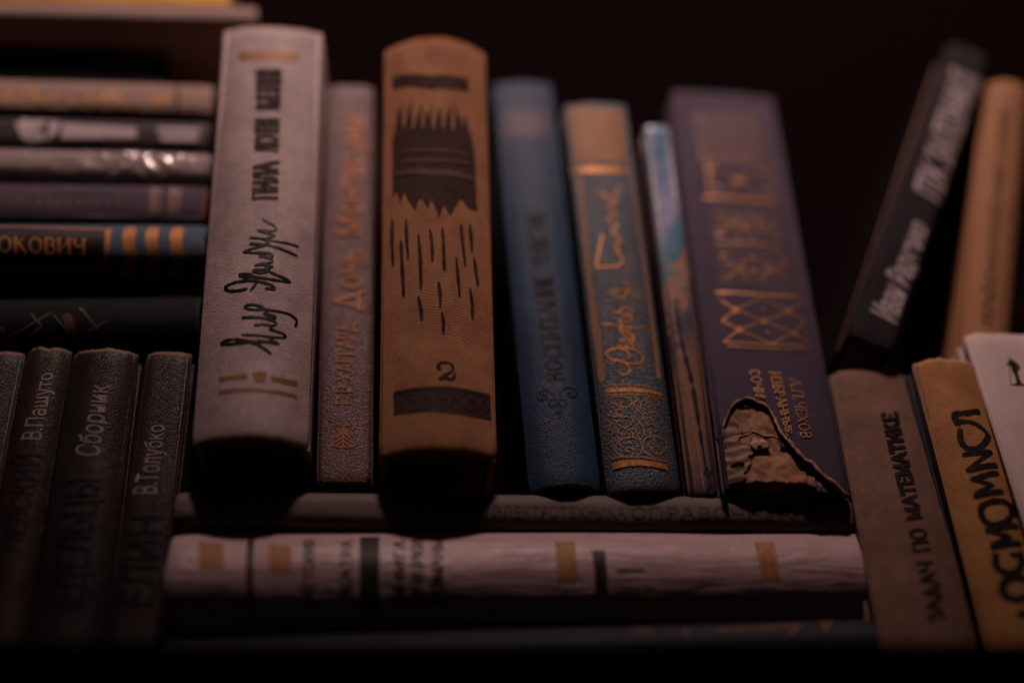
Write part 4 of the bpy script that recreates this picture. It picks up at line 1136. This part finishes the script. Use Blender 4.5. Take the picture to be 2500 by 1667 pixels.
book('S', 'book', 'ochre cloth book with large black brush lettering beside the white book',
     M_(cov('ochre bookcloth', (.37, .185, .065), kind='cloth', rough=.8, grain=1.15, bump=1.2, stain=.35, spec=.25, wear=(.42, .22, .12), wear_w=.12, hue=(.30, .13, .045)), print=BLACK_INK, board=cover_mat('navy board', (.009, .016, .028), 'cloth', .7, uv=False)), group=RIGHT, dent=.06, ends=.10)
book('K', 'book', 'white book with a small black skier figure at the right edge',
     M_(cov('white cloth', (.42, .33, .32), kind='leather', rough=.65, grain=.8, stain=.14, spec=.3, wear=(.46, .37, .35), wear_w=.06), print=BLACK_INK), group=RIGHT)

# ------------------------------------------------------------------ lower left
DARK = 'dark grained books of one series at the lower left'
def dark(nm, b): return cov(nm, b, kind='leather', rough=.42, grain=.85, bump=1.15, stain=.35, wear=(.15, .08, .055), wear_w=.08, spec=.16, hue=tuple(x*.7 for x in b))
bk = ink_mat('black stamping', (.006, .005, .005), .45, worn=.05)
book('Z1', 'book', 'dark grey grained book cut by the left edge of the picture, without lettering', M_(dark('dark grey leatherette', (.021, .017, .016))), group=DARK, ends=.05)
book('Z2', 'book', 'narrow dark brown grained book second from the left edge with a worn head', M_(dark('dark brown leatherette', (.025, .016, .014)), silver=SILVER, print=bk), group=DARK, ends=.09)
book('Z3', 'book', 'widest dark grained book of the lower left group with a rounded head', M_(dark('black brown leatherette', (.019, .0155, .0145)), silver=SILVER, print=bk), group=DARK, ends=.07)
book('Z4', 'book', 'flat backed dark grained book next to the pinkish white book', M_(dark('black leatherette', (.020, .015, .014)), silver=SILVER, print=bk), group=DARK, ends=.05)

# ------------------------------------------------------------------ upper left: a stack lying flat
STACK = 'books lying flat in the upper left stack'
book('L9', 'book', 'dark book with crossed silver lines lying at the bottom of the left stack', M_(cov('blue black cloth', (.003, .004, .0055), kind='cloth', rough=.5, spec=.07, wear=(.05, .05, .06), wear_w=.04), orn=ink_mat('thin silver lines', (.20, .14, .12), .5, .2), faded_gilt=ink_mat('brown stamping', (.075, .035, .025), .6)), group=STACK)
book('L8', 'book', 'blue book with gold bars and gold title on a black panel, lying flat', M_(cov('blue cloth', (.026, .052, .092), kind='cloth', rough=.6, grain=.8, stain=.25, spec=.25, wear=(.09, .14, .2), wear_w=.04), gilt=ink_mat('orange gold', (.33, .145, .042), .55, .2, .12, (.25, .11, .045)), panel=ink_mat('black title panel', (.022, .017, .019), .4, worn=.1)), group=STACK, dent=.05)
book('L7', 'book', 'dull purple book with faint small gold lettering, lying flat', M_(cov('purple cloth', (.055, .036, .055), kind='cloth', rough=.7, stain=.45, spec=.2, wear=(.16, .06, .04), wear_w=.10, hue=(.035, .03, .055)), gilt=ink_mat('pale rubbed gold', (.19, .12, .085), .5, .2, .35, (.07, .05, .05))), group=STACK, dent=.05)
eL6, SL6 = book('L6', 'book', 'pale book in a crumpled shiny plastic wrapper, lying flat', M_(cov('grey white paper', (.30, .235, .225), kind='paper', rough=.6, stain=.25)), group=STACK)
def wrapper():
    bm = bmesh.new(); g = []; nx, nz = 40, 420; rnd = random.Random(2)
    for j in range(nz+1):
        z = SL6.h*j/nz; g.append([])
        for i in range(nx+1):
            x = SL6.w*(-.47+.94*i/nx)
            co, n = SL6.pt(x, z, .05)
            cr = noise.noise(Vector((x*1.6+z*.9, z*.75, 1.0)))
            fold = .13*abs(cr)+.08*noise.noise(Vector((x*2.2-z*1.7, z*1.4, 6)))+.012*noise.noise(Vector((x*6, z*5, 2)))
            zone = .25+1.0*max(0, 1-abs(z-(SL6.h-3.0))/2.6)
            co += n*fold*zone*(1-abs(2*x/SL6.w)**6)
            g[-1].append(bm.verts.new(co*CM))
    for j in range(nz):
        for i in range(nx): bm.faces.new((g[j][i], g[j][i+1], g[j+1][i+1], g[j+1][i]))
    m, t, b = nt('clear plastic wrapper')
    b.inputs['Base Color'].default_value = (.30, .24, .23, 1); b.inputs['Roughness'].default_value = .2; b.inputs['IOR'].default_value = 1.9
    b.inputs['Alpha'].default_value = .6; b.inputs['Specular IOR Level'].default_value = 1.0
    link('plastic_wrapper', tomesh(bm, 'plastic_wrapper'), m, eL6)
wrapper()
book('L5', 'book', 'black book with a white torch emblem, lying flat', M_(cov('black paper', (.016, .011, .013), kind='paper', rough=.6, stain=.3, spec=.15), print=WHITE_INK), group=STACK)
book('L4', 'book', 'tan grey book with slanted gold script and one dark stripe, lying flat', M_(cov('tan grey cloth', (.25, .165, .13), kind='cloth', rough=.7, stain=.3, spec=.3), gilt=ink_mat('pale gold script', (.60, .31, .13), .4, .4, .1, (.3, .16, .08)), block=ink_mat('dark stripe', (.05, .035, .03), .6)), group=STACK)
book('L3', 'book', 'thick black book set back in the shadow under the cream book', M_(cov('black cloth cover', (.006, .006, .008), kind='cloth', rough=.8, spec=.1)), group=STACK)
book('L2', 'book', 'cream book lying near the top of the stack, its corner above the pinkish white book', M_(cov('cream paper', (.19, .12, .10), kind='paper', rough=.7, stain=.2, hue=(.16, .095, .075))), group=STACK, depth=13)
book('L1', 'book', 'bright yellow book on top of the left stack, mostly out of the picture', M_(cov('yellow paper', (.60, .33, .004), kind='paper', rough=.6, stain=.15)), group=STACK, depth=11)

# ------------------------------------------------------------------ under the row: books lying flat that carry it
UNDER = 'books lying flat under the upright row'
book('D', 'book', 'grey brown book with dark title lying flat directly under the upright row', M_(cov('grey brown paper', (.075, .053, .045), kind='paper', rough=.7, stain=.3, spec=.3), print=ink_mat('soft black print', (.052, .037, .032), .7, worn=.3, spec=.3)), group=UNDER, dent=.05, ends=.05)
book('Wt', 'book', 'thick creased white jacketed book with black bars lying flat', M_(cov('white jacket', (.29, .205, .21), kind='creased', rough=.42, stain=.15, spec=.3), print=ink_mat('jacket black', (.03, .022, .022), .5, worn=.06), gilt=ink_mat('jacket ochre', (.34, .16, .06), .5, worn=.15)), group=UNDER, dent=.05, nv=160)
book('Bl', 'book', 'dark blue book with gold triangles lying at the bottom of the pile', M_(cov('dark blue jacket', (.016, .016, .028), kind='paper', rough=.6, spec=.15, stain=.3), gilt=ink_mat('orange triangles', (.20, .085, .03), .5)), group=UNDER)
